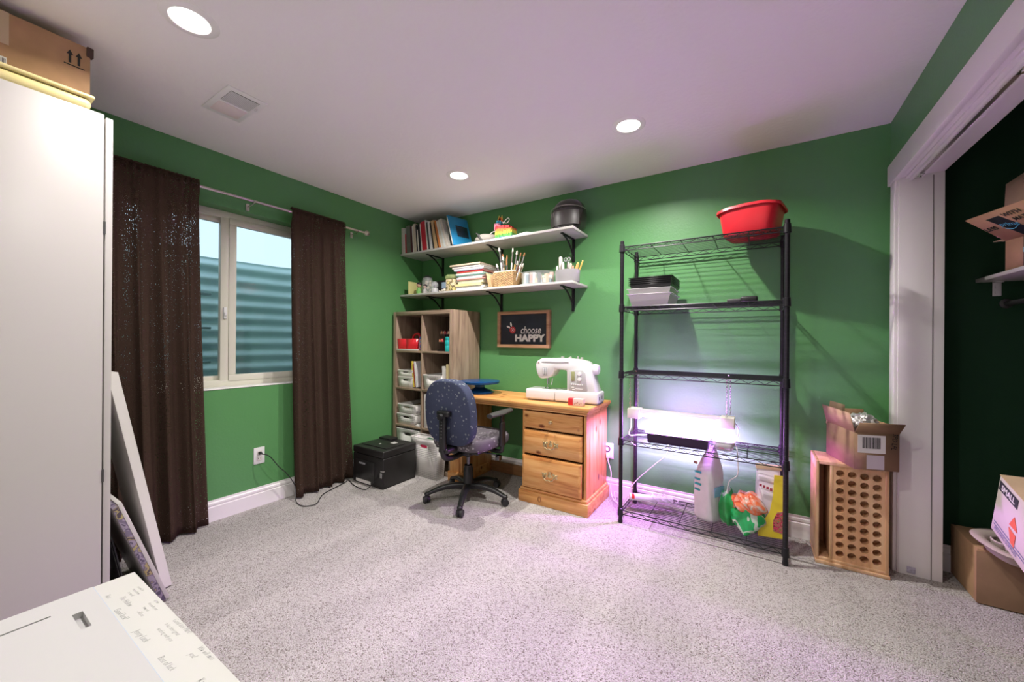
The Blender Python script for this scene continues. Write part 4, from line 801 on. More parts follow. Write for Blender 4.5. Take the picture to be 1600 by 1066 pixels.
# sewing machine
sm = thing('sewing_machine', 'white computerised sewing machine on the pine desk', 'sewing machine', (1.8, -.3, DZ))
sw = mat('glossy_white_plastic', (.78, .77, .78), .22, spec=.5, coat=.3)
def SMM(u): return u
mz = DZ + .001; XM = T(1.795, -.285, mz) @ RZ(0.06)
def bx_(b, *a, **k): return b.box(*a, **k)
MB(XM).box(-.29, -.05, -.075, .095, .008, .088, .014, 4).build('free_arm_table', sw, sm)
MB(XM).box(-.048, .285, -.075, .095, .008, .09, .014, 4).build('bed', sw, sm)
MB(XM).box(-.28, .28, -.06, .08, 0, .01, .003).build('feet_base', MT('grey_rubber', (.2, .2, .2), .7), sm)
poly = [(.045, .08), (.04, .20), (.055, .235), (-.065, .245), (-.075, .19), (-.10, .165), (-.155, .155), (-.185, .17), (-.205, .215), (-.215, .27), (-.20, .305), (-.165, .325), (-.05, .33), (.12, .322), (.19, .305), (.215, .27), (.235, .19), (.262, .08)]
b = MB(XM).prism([(.045, .08), (.042, .24), (-.05, .245), (-.07, .20), (-.10, .178), (-.155, .168), (-.185, .175), (-.203, .215), (-.213, .27), (-.20, .303), (-.165, .322), (-.05, .328), (.12, .322), (.19, .305), (.22, .27), (.245, .17), (.272, .08)], 'y', -.062, .075, .012); b.build('body', sw, sm, ang=50)
MB(XM).prism([(.068, .235), (.10, .248), (.165, .245), (.185, .225), (.205, .10), (.19, .085), (.068, .095), (.06, .11)], 'y', -.066, -.0625, .001).build('control_panel', MT('silver_grey_panel', (.48, .48, .48), .35), sm)
MB(XM).box(.082, .108, -.0685, -.0662, .165, .235, .001).build('display', MT('olive_display', (.32, .34, .16), .2), sm)
for z in (.180, .218): MB(XM).lathe([(0, 0), (.015, 0), (.014, .008), (0, .009)], (.145, -.066, z), 20, rot=Matrix.Rotation(PI / 2, 4, 'X')).build('dial', white, sm)
for k in range(6): MB(XM).box(.080 + k * .016, .090 + k * .016, -.069, -.0662, .135, .145, .001).build('button', white, sm)
for x, z in ((.085, .115), (.09, .10)): MB(XM).box(x, x + .02, -.069, -.0662, z, z + .006, .001).build('button', white, sm)
MB(XM).box(.115, .17, -.0672, -.0662, .106, .112).build('printed_marks', MT('grey_print', (.7, .7, .7), .5), sm)
MB(XM).cyl((.23, .01, .25), (.262, .01, .25), .040, .036, 28).cyl((.262, .01, .25), (.267, .01, .25), .036, .030, 28).build('handwheel', white, sm)
MB(XM).box(-.150, -.110, -.0645, -.0615, .195, .255, .003).build('face_recess', MT('mid_grey_plastic', (.35, .35, .37), .4), sm)
lv = MB(XM)
for k in range(3): lv.box(-.146 + k * .014, -.137 + k * .014, -.067, -.064, .20, .25, .001)
lv.build('thread_guide', MT('light_grey_plastic', (.6, .6, .62), .4), sm)
MB(XM).cyl((-.135, 0, .17), (-.135, 0, .125), .006).cyl((-.135, 0, .125), (-.135, 0, .09), .0022).cyl((-.122, 0, .17), (-.122, 0, .12), .004).box(-.15, -.12, -.016, .01, .094, .099, .001).build('needle_bar', chrome, sm)
MB(XM).tube([(-.095, .0, .17), (-.095, -.006, .145), (-.10, -.012, .12)], .004, 8, 4).build('presser_lever', white, sm)
MB(XM).box(-.17, -.10, -.035, .04, .0885, .0895).build('needle_plate', chrome, sm)
MB(XM).cyl((-.02, .02, .325), (-.02, .02, .338), .012).cyl((.02, .02, .32), (.05, .02, .334), .008).cyl((.10, .03, .32), (.10, .03, .342), .006).cyl((.13, .03, .316), (.13, .03, .336), .01).build('spool_pins', MT('silver_spool', (.55, .52, .5), .3, metal=.5), sm)
MB(XM).cyl((-.185, -.0625, .292), (-.185, -.065, .292), .006).build('logo_badge', MT('pinkish_badge', (.5, .3, .3), .4), sm)
MB(XM).tube([(-.16, -.063, .300), (-.05, -.066, .306), (.06, -.064, .302)], .0022, 6, 4).build('accent_line', MT('light_grey_plastic', (.6, .6, .62), .4), sm)
MB(XM).box(.2845, .2855, -.05, -.035, .035, .06).box(.2845, .2855, .02, .035, .035, .06).build('port', ink, sm)
tb_ = thing('tape_dispenser', 'small red and white printed box in front of the sewing machine', 'box', (1.98, -.42, DZ))
X = T(1.955, -.42, DZ + .001) @ RZ(.05)
MB(X).box(-.055, .055, -.022, .022, 0, .052, .003).build('box_body', MT('pale_pink_card', (.72, .55, .52), .5), tb_)
MB(X).box(-.0555, -.02, -.0227, .0227, .004, .0525, .001).build('red_panel', red, tb_); pr = MB(X)
for k in range(5): pr.box(-.012 + k * .012, -.005 + k * .012, -.0226, -.0221, .012 + .005 * (k % 3), .018 + .006 * (k % 3))
pr.build('printed_marks', MT('brown_print', (.35, .15, .12), .6), tb_)

# ================================================================ office chair
CX, CYc = 1.185, -.67
oc = thing('office_chair', 'office chair with blue-grey speckled fabric facing the desk', 'office chair', (CX, CYc, 0))
fab = speckle_mat('speckled_blue_fabric', (.042, .050, .085), (.19, .22, .24), 34, .2, .9)
fab2 = speckle_mat('speckled_grey_fabric', (.09, .08, .09), (.30, .28, .30), 34, .22, .9)
sb = MB()
sb.lathe([(.05, .095), (.052, .105), (.042, .13), (.038, .14), (.036, .235), (.030, .245), (.030, .26)], (CX, CYc, 0), 24).build('hub', black, oc)
MB().cyl((CX, CYc, .25), (CX, CYc, .43), .014).build('gas_column', MT('dark_steel', (.12, .12, .13), .25, metal=1), oc)
for k, a in enumerate([math.radians(q) for q in (226, 298, 10, 82, 154)]):
    c_, s_ = math.cos(a), math.sin(a); rows = []
    for i in range(9):
        u = i / 8; r = .03 + .275 * u; w = .030 * (1 - u) + .019 * u; zt = .125 - .055 * u ** 2 + .010 * math.sin(PI * u); h = .052 * (1 - u) + .026 * u
        ring_ = []
        for q in range(12):
            t = 2 * PI * q / 12; ww_ = w * math.copysign(abs(math.cos(t)) ** .7, math.cos(t)); hh = h / 2 * math.copysign(abs(math.sin(t)) ** .8, math.sin(t))
            ring_.append((CX + c_ * r - s_ * ww_, CYc + s_ * r + c_ * ww_, zt - h / 2 + hh + .005))
        rows.append(ring_)
    b = MB().quadstrip(rows, True); b.ball((CX + c_ * .305, CYc + s_ * .305, .062), .021, (1, 1, .8), 12)
    leg = b.build('base_leg', black, oc, ang=60)
    qx, qy = CX + c_ * .312, CYc + s_ * .312; ca = a + 1.9 + k; d = Vector((math.cos(ca), math.sin(ca), 0)); n_ = Vector((-d.y, d.x, 0))
    cs = MB(); P0 = Vector((qx, qy, .027)) + d * .008
    for s2 in (-1, 1): cs.cyl(P0 + n_ * s2 * .006, P0 + n_ * s2 * .022, .0265, .024, 20)
    cs.cyl(P0 - n_ * .02, P0 + n_ * .02, .012).cyl((qx, qy, .03), (qx, qy, .06), .008); cs.ball(P0 + Vector((0, 0, .008)), .024, (.9, .9, .9), 12)
    cs.build('caster', MT('dark_rubber', (.02, .02, .022), .5), leg)
SZ = .455
def pad(prof_pts, thick, xf, m, nm, par, puff=.5):
    """upholstered pad: superellipse outline in local xy, thickness along z"""
    n = len(prof_pts); rows = []
    for k in range(11):
        t = PI * k / 10; s_ = (math.sin(t)) ** .35 if 0 < k < 10 else 0.0; rows.append([(x * (puff + (1 - puff) * s_) if 0 < k < 10 else x * puff * .0, y * (puff + (1 - puff) * s_) if 0 < k < 10 else 0, -math.cos(t) * thick / 2) for x, y in prof_pts])
    return MB(xf).quadstrip(rows, True).build(nm, m, par, ang=80)
def superel(a, b, n=48, e=.55, top=1.0, bot=1.0):
    return [(a * (top if math.sin(t) > 0 else bot) ** abs(math.sin(t)) * math.copysign(abs(math.cos(t)) ** e, math.cos(t)), b * math.copysign(abs(math.sin(t)) ** e, math.sin(t))) for t in [2 * PI * i / n for i in range(n)]]
pad(superel(.245, .24, e=.5), .085, T(CX, CYc + .04, SZ), fab2, 'seat', oc, .8)
MB().box(CX - .20, CX + .20, CYc - .15, CYc + .22, SZ - .062, SZ - .036, .012, 3).build('seat_shell', black, oc)
MB().box(CX - .09, CX + .09, CYc - .11, CYc + .10, SZ - .10, SZ - .058, .012, 3).build('tilt_mechanism', black, oc)
MB().tube([(CX + .09, CYc, SZ - .08), (CX + .18, CYc + .02, SZ - .085), (CX + .235, CYc + .05, SZ - .10)], .006, 8, 4).box(CX + .225, CX + .26, CYc + .03, CYc + .07, SZ - .135, SZ - .095, .006).build('height_lever', MT('dark_steel', (.12, .12, .13), .25, metal=1), oc)
XB = T(CX + .015, CYc - .225, .695) @ Matrix.Rotation(PI / 2 + .10, 4, 'X')
out_ = [(x * (1 - .16 * max(0, y / .23) ** 2), y) for x, y in superel(.215, .235, e=.62)]
pad(out_, .085, XB, fab, 'backrest', oc, .86)
yb = CYc - .285
MB().tube([(CX + .015, CYc - .10, SZ - .085), (CX + .015, CYc - .20, SZ - .09), (CX + .015, yb - .005, SZ - .06), (CX + .015, yb - .012, .50), (CX + .015, yb + .002, .70)], .02, 10, 4).box(CX - .012, CX + .042, yb - .032, yb + .0, .44, .69, .010, 3).box(CX - .035, CX + .075, yb - .034, yb + .012, .675, .715, .012, 3).box(CX - .03, CX + .06, yb - .02, yb + .1, .415, .455, .014, 3).build('back_support', black, oc)
sc = MB()
for k in range(6): sc.cyl((CX + .015, yb - .0325, .53 + k * .022), (CX + .015, yb - .034, .53 + k * .022), .0035, n=8)
sc.build('adjustment_slots', MT('grey_plastic_marks', (.3, .3, .32), .4), oc)
MB().cyl((CX + .015, yb - .035, .675), (CX + .015, yb - .058, .675), .022, .019, 20).build('adjust_knob', black, oc)
for s_ in (-1, 1):
    X = CX + s_ * .265
    a_ = thing('armrest_frame', None, None, (X, CYc, SZ)) if False else None
    arm = MB().tube([(CX + s_ * .17, CYc + .06, SZ - .07), (CX + s_ * .24, CYc + .06, SZ - .07), (X, CYc + .06, SZ - .05), (X, CYc + .06, SZ + .04)], .016, 10, 4).box(X - .014, X + .014, CYc + .035, CYc + .09, SZ - .03, SZ + .15, .010, 3).box(X - .01, X + .01, CYc + .045, CYc + .08, SZ + .14, SZ + .205, .004).build('armrest', black, oc)
    rows = []
    for k in range(9):
        u = k / 8; y = CYc - .10 + .27 * u; w = .042 * (math.sin(PI * (.12 + .76 * u))) ** .5; rows.append([(X + w * math.cos(t), y, SZ + .215 + .006 * u + (.016 * math.sin(t))) for t in [2 * PI * q / 14 for q in range(14)]])
    pb = MB().quadstrip(rows, True); pb.tri(rows[0], [tuple(range(14))]).tri(rows[-1], [tuple(range(13, -1, -1))])
    pb.build('arm_pad', MT('matt_grey_black_pad', (.05, .05, .048), .55), arm, ang=60)

# printer
pt = thing('laser_printer', 'black laser printer on the carpet beside the narrow curtain', 'printer', (.31, -.73, 0))
pb = mat('black_printer_plastic', (.014, .013, .013), .45)
x0, x1, y0, y1 = .125, .515, -.915, -.565
MB().box(x0, x1, y0, y1, .008, .245, .008, 3).box(x0 + .004, x1 - .004, y0 + .004, y1 - .004, .0, .01).build('housing', pb, pt)
MB().box(x0 - .001, x1 + .001, y0 - .001, y1 + .001, .247, .305, .010, 3).build('scanner_section', pb, pt)
MB().box(x0 + .02, x0 + .17, y1 - .10, y1 - .01, .304, .325, .006).box(x0 + .03, x1 - .04, y0 + .06, y1 - .09, .3045, .312, .003).build('lid', pb, pt)
MB().box(x0 + .05, x0 + .285, y0 - .004, y0, .03, .20, .002).build('rear_door', MT('satin_black', (.02, .02, .02), .3), pt)
MB().box(x0 + .09, x0 + .17, y0 - .007, y0 - .003, .165, .18, .002).build('door_latch', MT('grey_plastic_marks', (.3, .3, .32), .4), pt)
MB().box(x0 + .05, x0 + .24, y0 - .0052, y0 - .004, .012, .038).build('warning_label', paper, pt)
MB().box(x1 - .035, x1 - .012, y0 - .006, y0, .09, .13, .002).box(x1 - .03, x1 + .001, y0 - .004, y0 + .012, .14, .15).build('power_socket', MT('grey_socket', (.3, .3, .3), .4), pt)
MB().box(x0 + .24, x0 + .29, y0 + .19, y0 + .24, .3125, .3135).box(x0 + .18, x0 + .195, y0 + .12, y0 + .14, .3125, .3135).build('sticker', MT('grey_sticker', (.45, .45, .42), .5), pt)

# ================================================================ wire rack
rk = thing('wire_shelving_unit', 'tall black wire shelving unit against the green wall', 'shelving', (2.715, -.226, 0))
X0, X1, Y0, Y1 = 2.268, 3.162, -.412, -.045
for x in (X0, X1):
    for y in (Y0, Y1):
        p = MB().cyl((x, y, .0), (x, y, 1.866), .0127, n=16)
        for k in range(72): p.lathe([(.0127, 0), (.0134, .0008), (.0127, .0016)], (x, y, .03 + k * .0254), 12)
        p.ball((x, y, 1.866), .0127, (1, 1, .4), 12).cyl((x, y, 0), (x, y, .02), .0145)
        p.build('post', blackm, rk)
SH = [.082, .548, .992, 1.432, 1.830]
for z in SH:
    b = MB(); r = .0032; zb = z - .026
    for y in (Y0, Y1):
        b.tube([(X0, y, z), (X1, y, z)], r, 6).tube([(X0, y, zb), (X1, y, zb)], r, 6)
        n = 22; b.tube([(X0 + .02 + (X1 - X0 - .04) * i / n, y, z - .002 if i % 2 else zb + .002) for i in range(n + 1)], .0021, 5)
    for x in (X0, X1):
        b.tube([(x, Y0, z), (x, Y1, z)], r, 6).tube([(x, Y0, zb), (x, Y1, zb)], r, 6)
        n = 8; b.tube([(x, Y0 + .02 + (Y1 - Y0 - .04) * i / n, z - .002 if i % 2 else zb + .002) for i in range(n + 1)], .0021, 5)
    sh = b.build('wire_shelf', blackm, rk)
    b = MB()
    for i in range(1, 15): y = Y0 + (Y1 - Y0) * i / 15; b.tube([(X0, y, z + .002), (X1, y, z + .002)], .0015, 5)
    for i in range(1, 5): x = X0 + (X1 - X0) * i / 5; b.tube([(x, Y0, z - .003), (x, Y1, z - .003)], .0026, 6)
    b.build('wire_deck', blackm, sh)
    for x in (X0, X1):
        for y in (Y0, Y1): MB().lathe([(.0135, -.036), (.019, -.034), (.017, .014), (.0135, .016)], (x, y, z), 16).build('corner_sleeve', blackm, sh)
# red bin on top
def rbin(label, c_, rz, wx, wy, h, m, z0):
    o = thing('wash_basin', label, 'basin', (c_[0], c_[1], z0), rz); X = WM[o.name]
    def loop(a, b, z, arch=0, n=40): return [(a * math.copysign(abs(math.cos(t)) ** .38, math.cos(t)), b * math.copysign(abs(math.sin(t)) ** .38, math.sin(t)), z + arch * max(0, 1 - abs(math.cos(t)) / .6)) for t in [2 * PI * i / n for i in range(n)]]
    rows = [loop(.01, .01, .002), loop(wx * .76, wy * .76, .002), loop(wx * .80, wy * .80, .008), loop(wx * .92, wy * .92, h * .9, .008), loop(wx * .93, wy * .93, h, .012)]
    rows += [loop(wx, wy, h + .002, .012), loop(wx * 1.02, wy * 1.02, h - .012, .012), loop(wx * 1.0, wy * 1.0, h - .014, .012)]
    MB(X).quadstrip(rows, True).build('basin_body', m, o, ang=50, solid=.003)
    return o
rbin('red plastic wash basin on the top rack shelf', (2.995, -.235), -.22, .165, .145, .155, red, 1.834)
# clear bin with black trays (second shelf)
def openbox(name, par, x0, x1, y0, y1, z0, z1, m, tp=.02, th=.003, rz=0):
    X = T((x0 + x1) / 2, (y0 + y1) / 2, 0) @ RZ(rz); a, b = (x1 - x0) / 2, (y1 - y0) / 2
    V = [(-a + tp, -b + tp, z0), (a - tp, -b + tp, z0), (a - tp, b - tp, z0), (-a + tp, b - tp, z0), (-a, -b, z1), (a, -b, z1), (a, b, z1), (-a, b, z1), (-a - .008, -b - .008, z1), (a + .008, -b - .008, z1), (a + .008, b + .008, z1), (-a - .008, b + .008, z1)]
    return MB(X).tri(V, [(0, 3, 2, 1), (0, 1, 5, 4), (1, 2, 6, 5), (2, 3, 7, 6), (3, 0, 4, 7), (4, 5, 9, 8), (5, 6, 10, 9), (6, 7, 11, 10), (7, 4, 8, 11)]).build(name, m, par, solid=th)
zz = SH[3] + .005
for k, (dz, h) in enumerate(((0, .075), (.035, .075))):
    o = thing('clear_tub', ['lower frosted clear plastic tub on the second rack shelf from the top', 'upper frosted clear plastic tub under the black trays'][k], 'tub', (2.435, -.24, zz + dz)); openbox('tub_body', o, 2.305, 2.568, -.40, -.10, zz + dz, zz + dz + h, frosted, .022 - .004 * k)
for k in range(5):
    z = zz + .113 + k * .012; o = thing('seed_tray', 'black seed tray nested in the stack above the clear tubs, %s' % ['bottom one', 'second from bottom', 'middle one', 'second from top', 'top one'][k], 'tray', (2.435, -.24, z)); openbox('tray_body', o, 2.315, 2.572, -.395, -.10, z, z + .022, black, .010, .002)
bm_ = thing('hair_clipper', 'small black gadget lying on the second rack shelf', 'gadget', (2.96, -.32, SH[3]))
MB().box(2.875, 2.95, -.36, -.30, SH[3] + .004, SH[3] + .026, .008, 3).build('handle', MT('dark_grey_rubber', (.05, .05, .05), .5), bm_); MB().box(2.945, 3.03, -.375, -.285, SH[3] + .004, SH[3] + .036, .010, 3).build('head', black, bm_)
# grow light hanging under third shelf
gl = thing('grow_light', 'white grow light bar hanging on chains inside the wire rack', 'grow light', (2.6, -.2, .73))
GZ, GY = .715, -.275; hous = mat('ivory_plastic_housing', (.72, .68, .60), .4)
MB().box(2.36, 2.845, GY - .022, GY + .022, GZ + .012, GZ + .030, .006).box(2.36, 2.845, GY - .024, GY - .018, GZ + .002, GZ + .016, .002).box(2.36, 2.845, GY + .018, GY + .024, GZ + .002, GZ + .016, .002).build('reflector_housing', hous, gl)
for x0, x1 in ((2.268 + .016, 2.362), (2.842, 2.918)): MB().box(x0, x1, GY - .05, GY + .05, GZ - .034, GZ + .032, .005).build('end_cap', hous, gl)
lampm = mat('grow_tube', (1, 1, 1), .4, emit=GROW_COL, estr=6)
MB().cyl((2.364, GY, GZ - .012), (2.840, GY, GZ - .012), .012, n=14, cap=False).build('tube', lampm, gl)
ld = bpy.data.lights.new('tube_light', 'AREA'); ld.shape = 'RECTANGLE'; ld.size = .47; ld.size_y = .03; ld.energy = GROW_W; ld.color = GROW_COL; ld.spread = PI
lo = bpy.data.objects.new('tube_light', ld); COL.objects.link(lo); lo.parent = gl; lo.location = (2.602 - 2.6, GY + .2, GZ - .026 - .73)
def chain(x, y, z0, z1):
    b = MB(); L_ = .022; n = int((z1 - z0) / (L_ * .72)); 
    for i in range(n):
        z = z0 + (z1 - z0) * (i + .5) / n; a = PI / 2 * (i % 2) + .3
        b.tube([(x + math.cos(a) * .0048 * math.cos(t), y + math.sin(a) * .0048 * math.cos(t), z + L_ / 2 * math.sin(t)) for t in [2 * PI * k / 10 for k in range(11)]], .0014, 4)
    b.build('chain', chrome, gl)
for x, y in ((2.30, GY - .035), (2.335, GY + .035), (2.875, GY - .02), (2.892, GY + .03)): chain(x, y, GZ + .03, SH[2] - .008)
for x in (2.32, 2.88): MB().tube([(x, GY - .03, SH[2] + .006), (x, GY + .02, SH[2] + .012), (x + .008, GY + .03, SH[2] - .012), (x, GY, SH[2] - .02)], .002, 6, 4).build('hook', chrome, gl)
cb = [[(2.31, GY - .05, GZ - .03), (2.31, GY - .055, GZ - .09), (2.30, GY - .05, SH[3 - 2] + .02), (2.36, -.24, SH[1] + .012), (2.46, -.15, SH[1] + .008), (2.50, -.10, SH[1] - .02), (2.50, -.10, SH[1] - .13), (2.42, -.12, .33), (2.30, -.13, .20), (2.24, -.16, .10)],
      [(2.918, GY, GZ - .005), (2.935, GY, GZ - .03), (2.93, GY, GZ - .08), (2.905, GY + .02, GZ - .11), (2.93, -.34, SH[1] + .03), (2.935, -.345, SH[1] - .02), (2.935, -.33, .42), (2.89, -.30, .36), (2.88, -.28, .25), (2.90, -.22, .15), (2.86, -.12, .10)]]
lbs = ['white cable from the left end of the grow light down to the power strip', 'white cable from the right end of the grow light behind the bags']
for k, p in enumerate(cb): tag(MB().tube(p, .003, 6, 6).build('cable', white), lbs[k], 'cable')
# seedling tray and tub
sd = thing('seedling_tray', 'purple-black seedling tray with pale clear lid under the grow light', 'seed tray', (2.61, -.30, SH[1]))
X0t, X1t = 2.43, 2.785; zt = SH[1] + .006
openbox('tray_body', sd, X0t, X1t, -.395, -.232, zt, zt + .058, MT('purple_black_plastic', (.03, .008, .05), .4), .006, .003)
soil = MB()
rr = random.Random(3)
for i in range(6):
    for k_ in range(4):
        x, y = X0t + .03 + i * .058, -.372 + k_ * .039; soil.box(x - .024, x + .024, y - .016, y + .016, zt + .003, zt + .050, .003)
soil.build('soil_cells', MT('pale_paper_cells', (.5, .46, .5), .8, var=.3, vscale=60), sd)
lf = MB()
for k in range(60):
    x, y = rr.uniform(X0t + .01, X1t - .01), rr.uniform(-.39, -.24); lf.ball((x, y, zt + .058 + rr.random() * .022), .007, (1.3, .8, .35), 6, rot=Matrix.Rotation(rr.uniform(-1, 1), 4, 'X') @ RZ(rr.uniform(0, 3)))
tag(lf.build('seedlings', MT('pale_seedling', (.55, .62, .5), .7), sd), kind='stuff')
openbox('clear_lid', sd, X0t - .004, X1t + .004, -.399, -.228, zt + .060, zt + .072, clear, -.002, .001)
fc = thing('food_container', 'rounded clear food container beside the seedling tray', 'container', (2.86, -.27, SH[1]))
def sl(a, b, z, n=36, e=.45): return [(2.862 + a * math.copysign(abs(math.cos(t)) ** e, math.cos(t)), -.285 + b * math.copysign(abs(math.sin(t)) ** e, math.sin(t)), z) for t in [2 * PI * i / n for i in range(n)]]
zf = SH[1] + .005
MB().quadstrip([sl(.005, .005, zf), sl(.045, .055, zf), sl(.05, .065, zf + .01), sl(.057, .075, zf + .05)], True).build('container_body', frosted, fc, ang=50, solid=.002)
MB().quadstrip([sl(.06, .078, zf + .048), sl(.061, .079, zf + .056), sl(.05, .068, zf + .060), sl(.005, .005, zf + .058)], True).build('lid', MT('white_translucent_lid', (.78, .75, .8), .3), fc, ang=50)
MB().box(2.84, 2.865, -.3535, -.3525, zf + .012, zf + .035).build('label_sticker', MT('pink_label', (.7, .3, .4), .5), fc)
# power strip
ps = thing('power_strip', 'white power strip with red switch on the bottom rack shelf', 'power strip', (2.42, -.13, SH[0] + .004))
XP = T(2.40, -.155, SH[0] + .004) @ RZ(.35)
MB(XP).box(-.14, .15, -.026, .026, 0, .034, .006).build('strip_body', white, ps); MB(XP).box(-.125, -.105, -.028, .010, .012, .0355, .002).build('switch', MT('glowing_red_switch', (.8, .05, .02), .3), ps)
for k in range(3): MB(XP).tube([(.0 + k * .04, 0, .034), (.01 + k * .04, -.02, .06), (.03 + k * .045, -.05, .03), (.06 + k * .05, -.02, .004), (.09 + k * .05, .03, .004), (.04 + k * .05, .07, .006)], .003, 6, 5).build('plugged_cord', white, ps)
f2 = frame_mtx((2.055, .0, .345), (1, 0, 0), (0, 0, 1))
outlet('white wall outlet between the pine desk and the wire rack', f2)
tm = thing('plug_timer', 'white plug-in timer with round dial in the outlet beside the desk', 'timer', (2.05, -.03, .35))
MB().box(2.018, 2.094, -.042, -.0101, .30, .41, .006).build('timer_body', white, tm)
MB().lathe([(.018, 0), (.024, 0), (.024, .004), (.018, .004), (.018, 0)], (2.055, -.042, .37), 28, rot=Matrix.Rotation(PI / 2, 4, 'X')).build('dial', MT('dark_dial', (.06, .05, .08), .4), tm)
tag(MB().tube([(2.06, -.046, .315), (2.065, -.055, .28), (2.09, -.06, .20), (2.09, -.07, .10), (2.11, -.10, .04), (2.15, -.13, .008), (2.18, -.09, .006), (2.16, -.06, .04), (2.12, -.06, .055), (2.14, -.10, .012), (2.20, -.18, .010), (2.262, -.20, .105)], .0035, 8, 6).box(2.05, 2.072, -.062, -.043, .30, .335, .004).build('cable', white), 'white cable hanging from the plug timer to the power strip', 'cable')
# bags on bottom shelf
zb = SH[0] + .005
def bag(label, cx, cy, a, b, h, m, rz=0, top=.15, name='bag', seed=0, parts=(), cat='bag', z0=zb, crumple=.06, pinch=1.0, skew=0):
    o = thing(name, label, cat, (cx, cy, z0), rz); X = WM[o.name]; r = random.Random(seed); rows = []; n = 40; K = 22; p1, p2, p3 = [r.uniform(0, 6) for _ in range(3)]
    for k in range(K + 1):
        v = k / K; zz_ = h * v; w = 1 - .06 * v; d = max(.04, 1 - (max(0, v - (1 - top)) / top) ** 1.3 * .97) * (1 - .10 * v); w *= 1 - (1 - pinch) * max(0, (v - .55) / .45) ** 1.2
        s0 = .86 if k == 0 else 1; ring_ = []
        for i in range(n):
            t = 2 * PI * i / n; e = .5; q = 1 + crumple * (math.sin(5 * t + p1 + 4 * v) * math.sin(7 * v + p2) + .5 * math.sin(9 * t + p3 + 11 * v)) * (.3 + v)
            ring_.append((skew * max(0, (v - .5) / .5) ** 1.5 + a * w * s0 * q * math.copysign(abs(math.cos(t)) ** e, math.cos(t)), b * d * s0 * q * math.copysign(abs(math.sin(t)) ** e, math.sin(t)), zz_))
        rows.append(ring_)
    rows.insert(0, [(x * .02, y * .02, z) for x, y, z in rows[0]])
    MB(X).quadstrip(rows, True).build('bag_body', m, o, ang=70); return o, X
wb = mat('white_bag_plastic', (.72, .70, .72), .35, var=.08, vscale=12)
o, X = bag('tall white bag with teal stripes and pointed top on the bottom rack shelf', 2.775, -.225, .068, .075, .465, wb, rz=-.5, top=.36, seed=2, pinch=.3, crumple=.05, skew=.022)
teal = MT('teal_ink', (.02, .35, .38), .4)
for k, z in enumerate((.29, .245, .215, .18)): MB(X).box(-.045, -.004 - .008 * (k % 2), -.0775, -.069, z, z + .011).build('teal_stripe', teal, o)
MB(X).box(.0705, .0725, -.05, .045, .16, .22).build('blue_band', MT('pale_blue_ink', (.25, .5, .65), .4), o)
MB(X).box(-.05, -.025, -.081, -.078, .345, .36).build('printed_mark', MT('brown_print', (.35, .15, .12), .6), o)
lump('soil_bag', 'small crumpled green bag slumped right of the tall white bag', 'bag', (2.885, -.26, zb), (.052, .06, .115), patch_mat('green_print', [(.02, .25, .05), (.02, .30, .06), (.03, .36, .09), (.4, .5, .4), (.02, .25, .05)], 10, .3, distort=.6), 5, .28)
sb_ = thing('potting_soil_bag', 'folded green and orange potting soil bag in the middle of the bottom shelf', 'bag', (2.99, -.29, zb), -.2)
X = WM[sb_.name]
V = []; rows = []
for k in range(15):
    v = k / 14; w = .015 + .075 * math.sin(min(1, v * 1.5) * PI / 2) * (1 if v < .75 else math.cos((v - .75) * 4.5)); rows.append([(w * math.cos(t) * (1 + .07 * math.sin(6 * t + k)), -.055 * (1 - v) + .055 * math.sin(t) * (.5 + .6 * v), .002 + .14 * v + .0 * k) for t in [2 * PI * q / 30 for q in range(30)]])
MB(X).quadstrip(rows, True).build('green_half', patch_mat('glossy_green_print', [(.02, .26, .06), (.02, .33, .09), (.02, .38, .11), (.5, .6, .5), (.02, .36, .09), (.02, .3, .07), (.03, .2, .05)], 8, .25, distort=.6), sb_, ang=80)
b = MB().ball((0, 0, 0), 1, (1, 1, 1), 28)
for v_ in b.bm.verts: d = v_.co.copy(); v_.co = X @ (Vector((d.x * .092, d.y * .068 - .0, .155 + max(d.z, -.35) * .075)) + Vector((.0, 0, 0)) + d * .008 * math.sin(d.x * 9 + d.z * 7))
b.build('orange_flower_half', patch_mat('orange_flower_print', [(.75, .62, .5), (.75, .30, .2), (.75, .10, .04), (.8, .2, .08), (.75, .3, .2), (.7, .6, .5), (.12, .02, .03)], 14, .25, distort=1), sb_, ang=80)
yb_ = mat('white_yellow_bag', (.75, .68, .74), .35)
o, X = bag('tall yellow and white bag with red flowers beside the right rack post', 3.088, -.235, .062, .07, .375, yb_, rz=.15, top=.35, seed=9, crumple=.03)
# yellow wrap: gusset + sweep
ylw = MT('bright_yellow_ink', (.90, .72, .05), .35)
MB(X).prism([(-.064, .05), (-.062, .0), (.066, .004), (.066, .36), (.015, .36), (.010, .24), (-.005, .15), (-.04, .08)], 'y', -.0775, -.074).build('yellow_panel', ylw, o)
MB(X).box(.0655, .0675, -.055, .055, .003, .30).build('side_gusset', ylw, o)
MB(X).prism([(.012, .04), (.062, .03), (.063, .16), (.03, .15), (.010, .10)], 'y', -.0795, -.0776).build('flower_picture', patch_mat('red_flower_print', [(.15, .03, .05), (.6, .05, .08), (.75, .1, .2), (.2, .3, .1), (.7, .15, .05)], 40, .3, distort=2), o)
mk = MB(X)
for k in range(5): mk.box(-.056 + k * .017, -.044 + k * .017, -.0765, -.0735, .285 - k * .006, .30 - k * .006)
mk.build('icon_row', MT('maroon_ink', (.4, .05, .08), .5), o)
MB(X).box(-.064, .064, -.012, .012, .368, .395, .003).build('folded_top', MT('pale_orange_fold', (.8, .6, .4), .4), o)

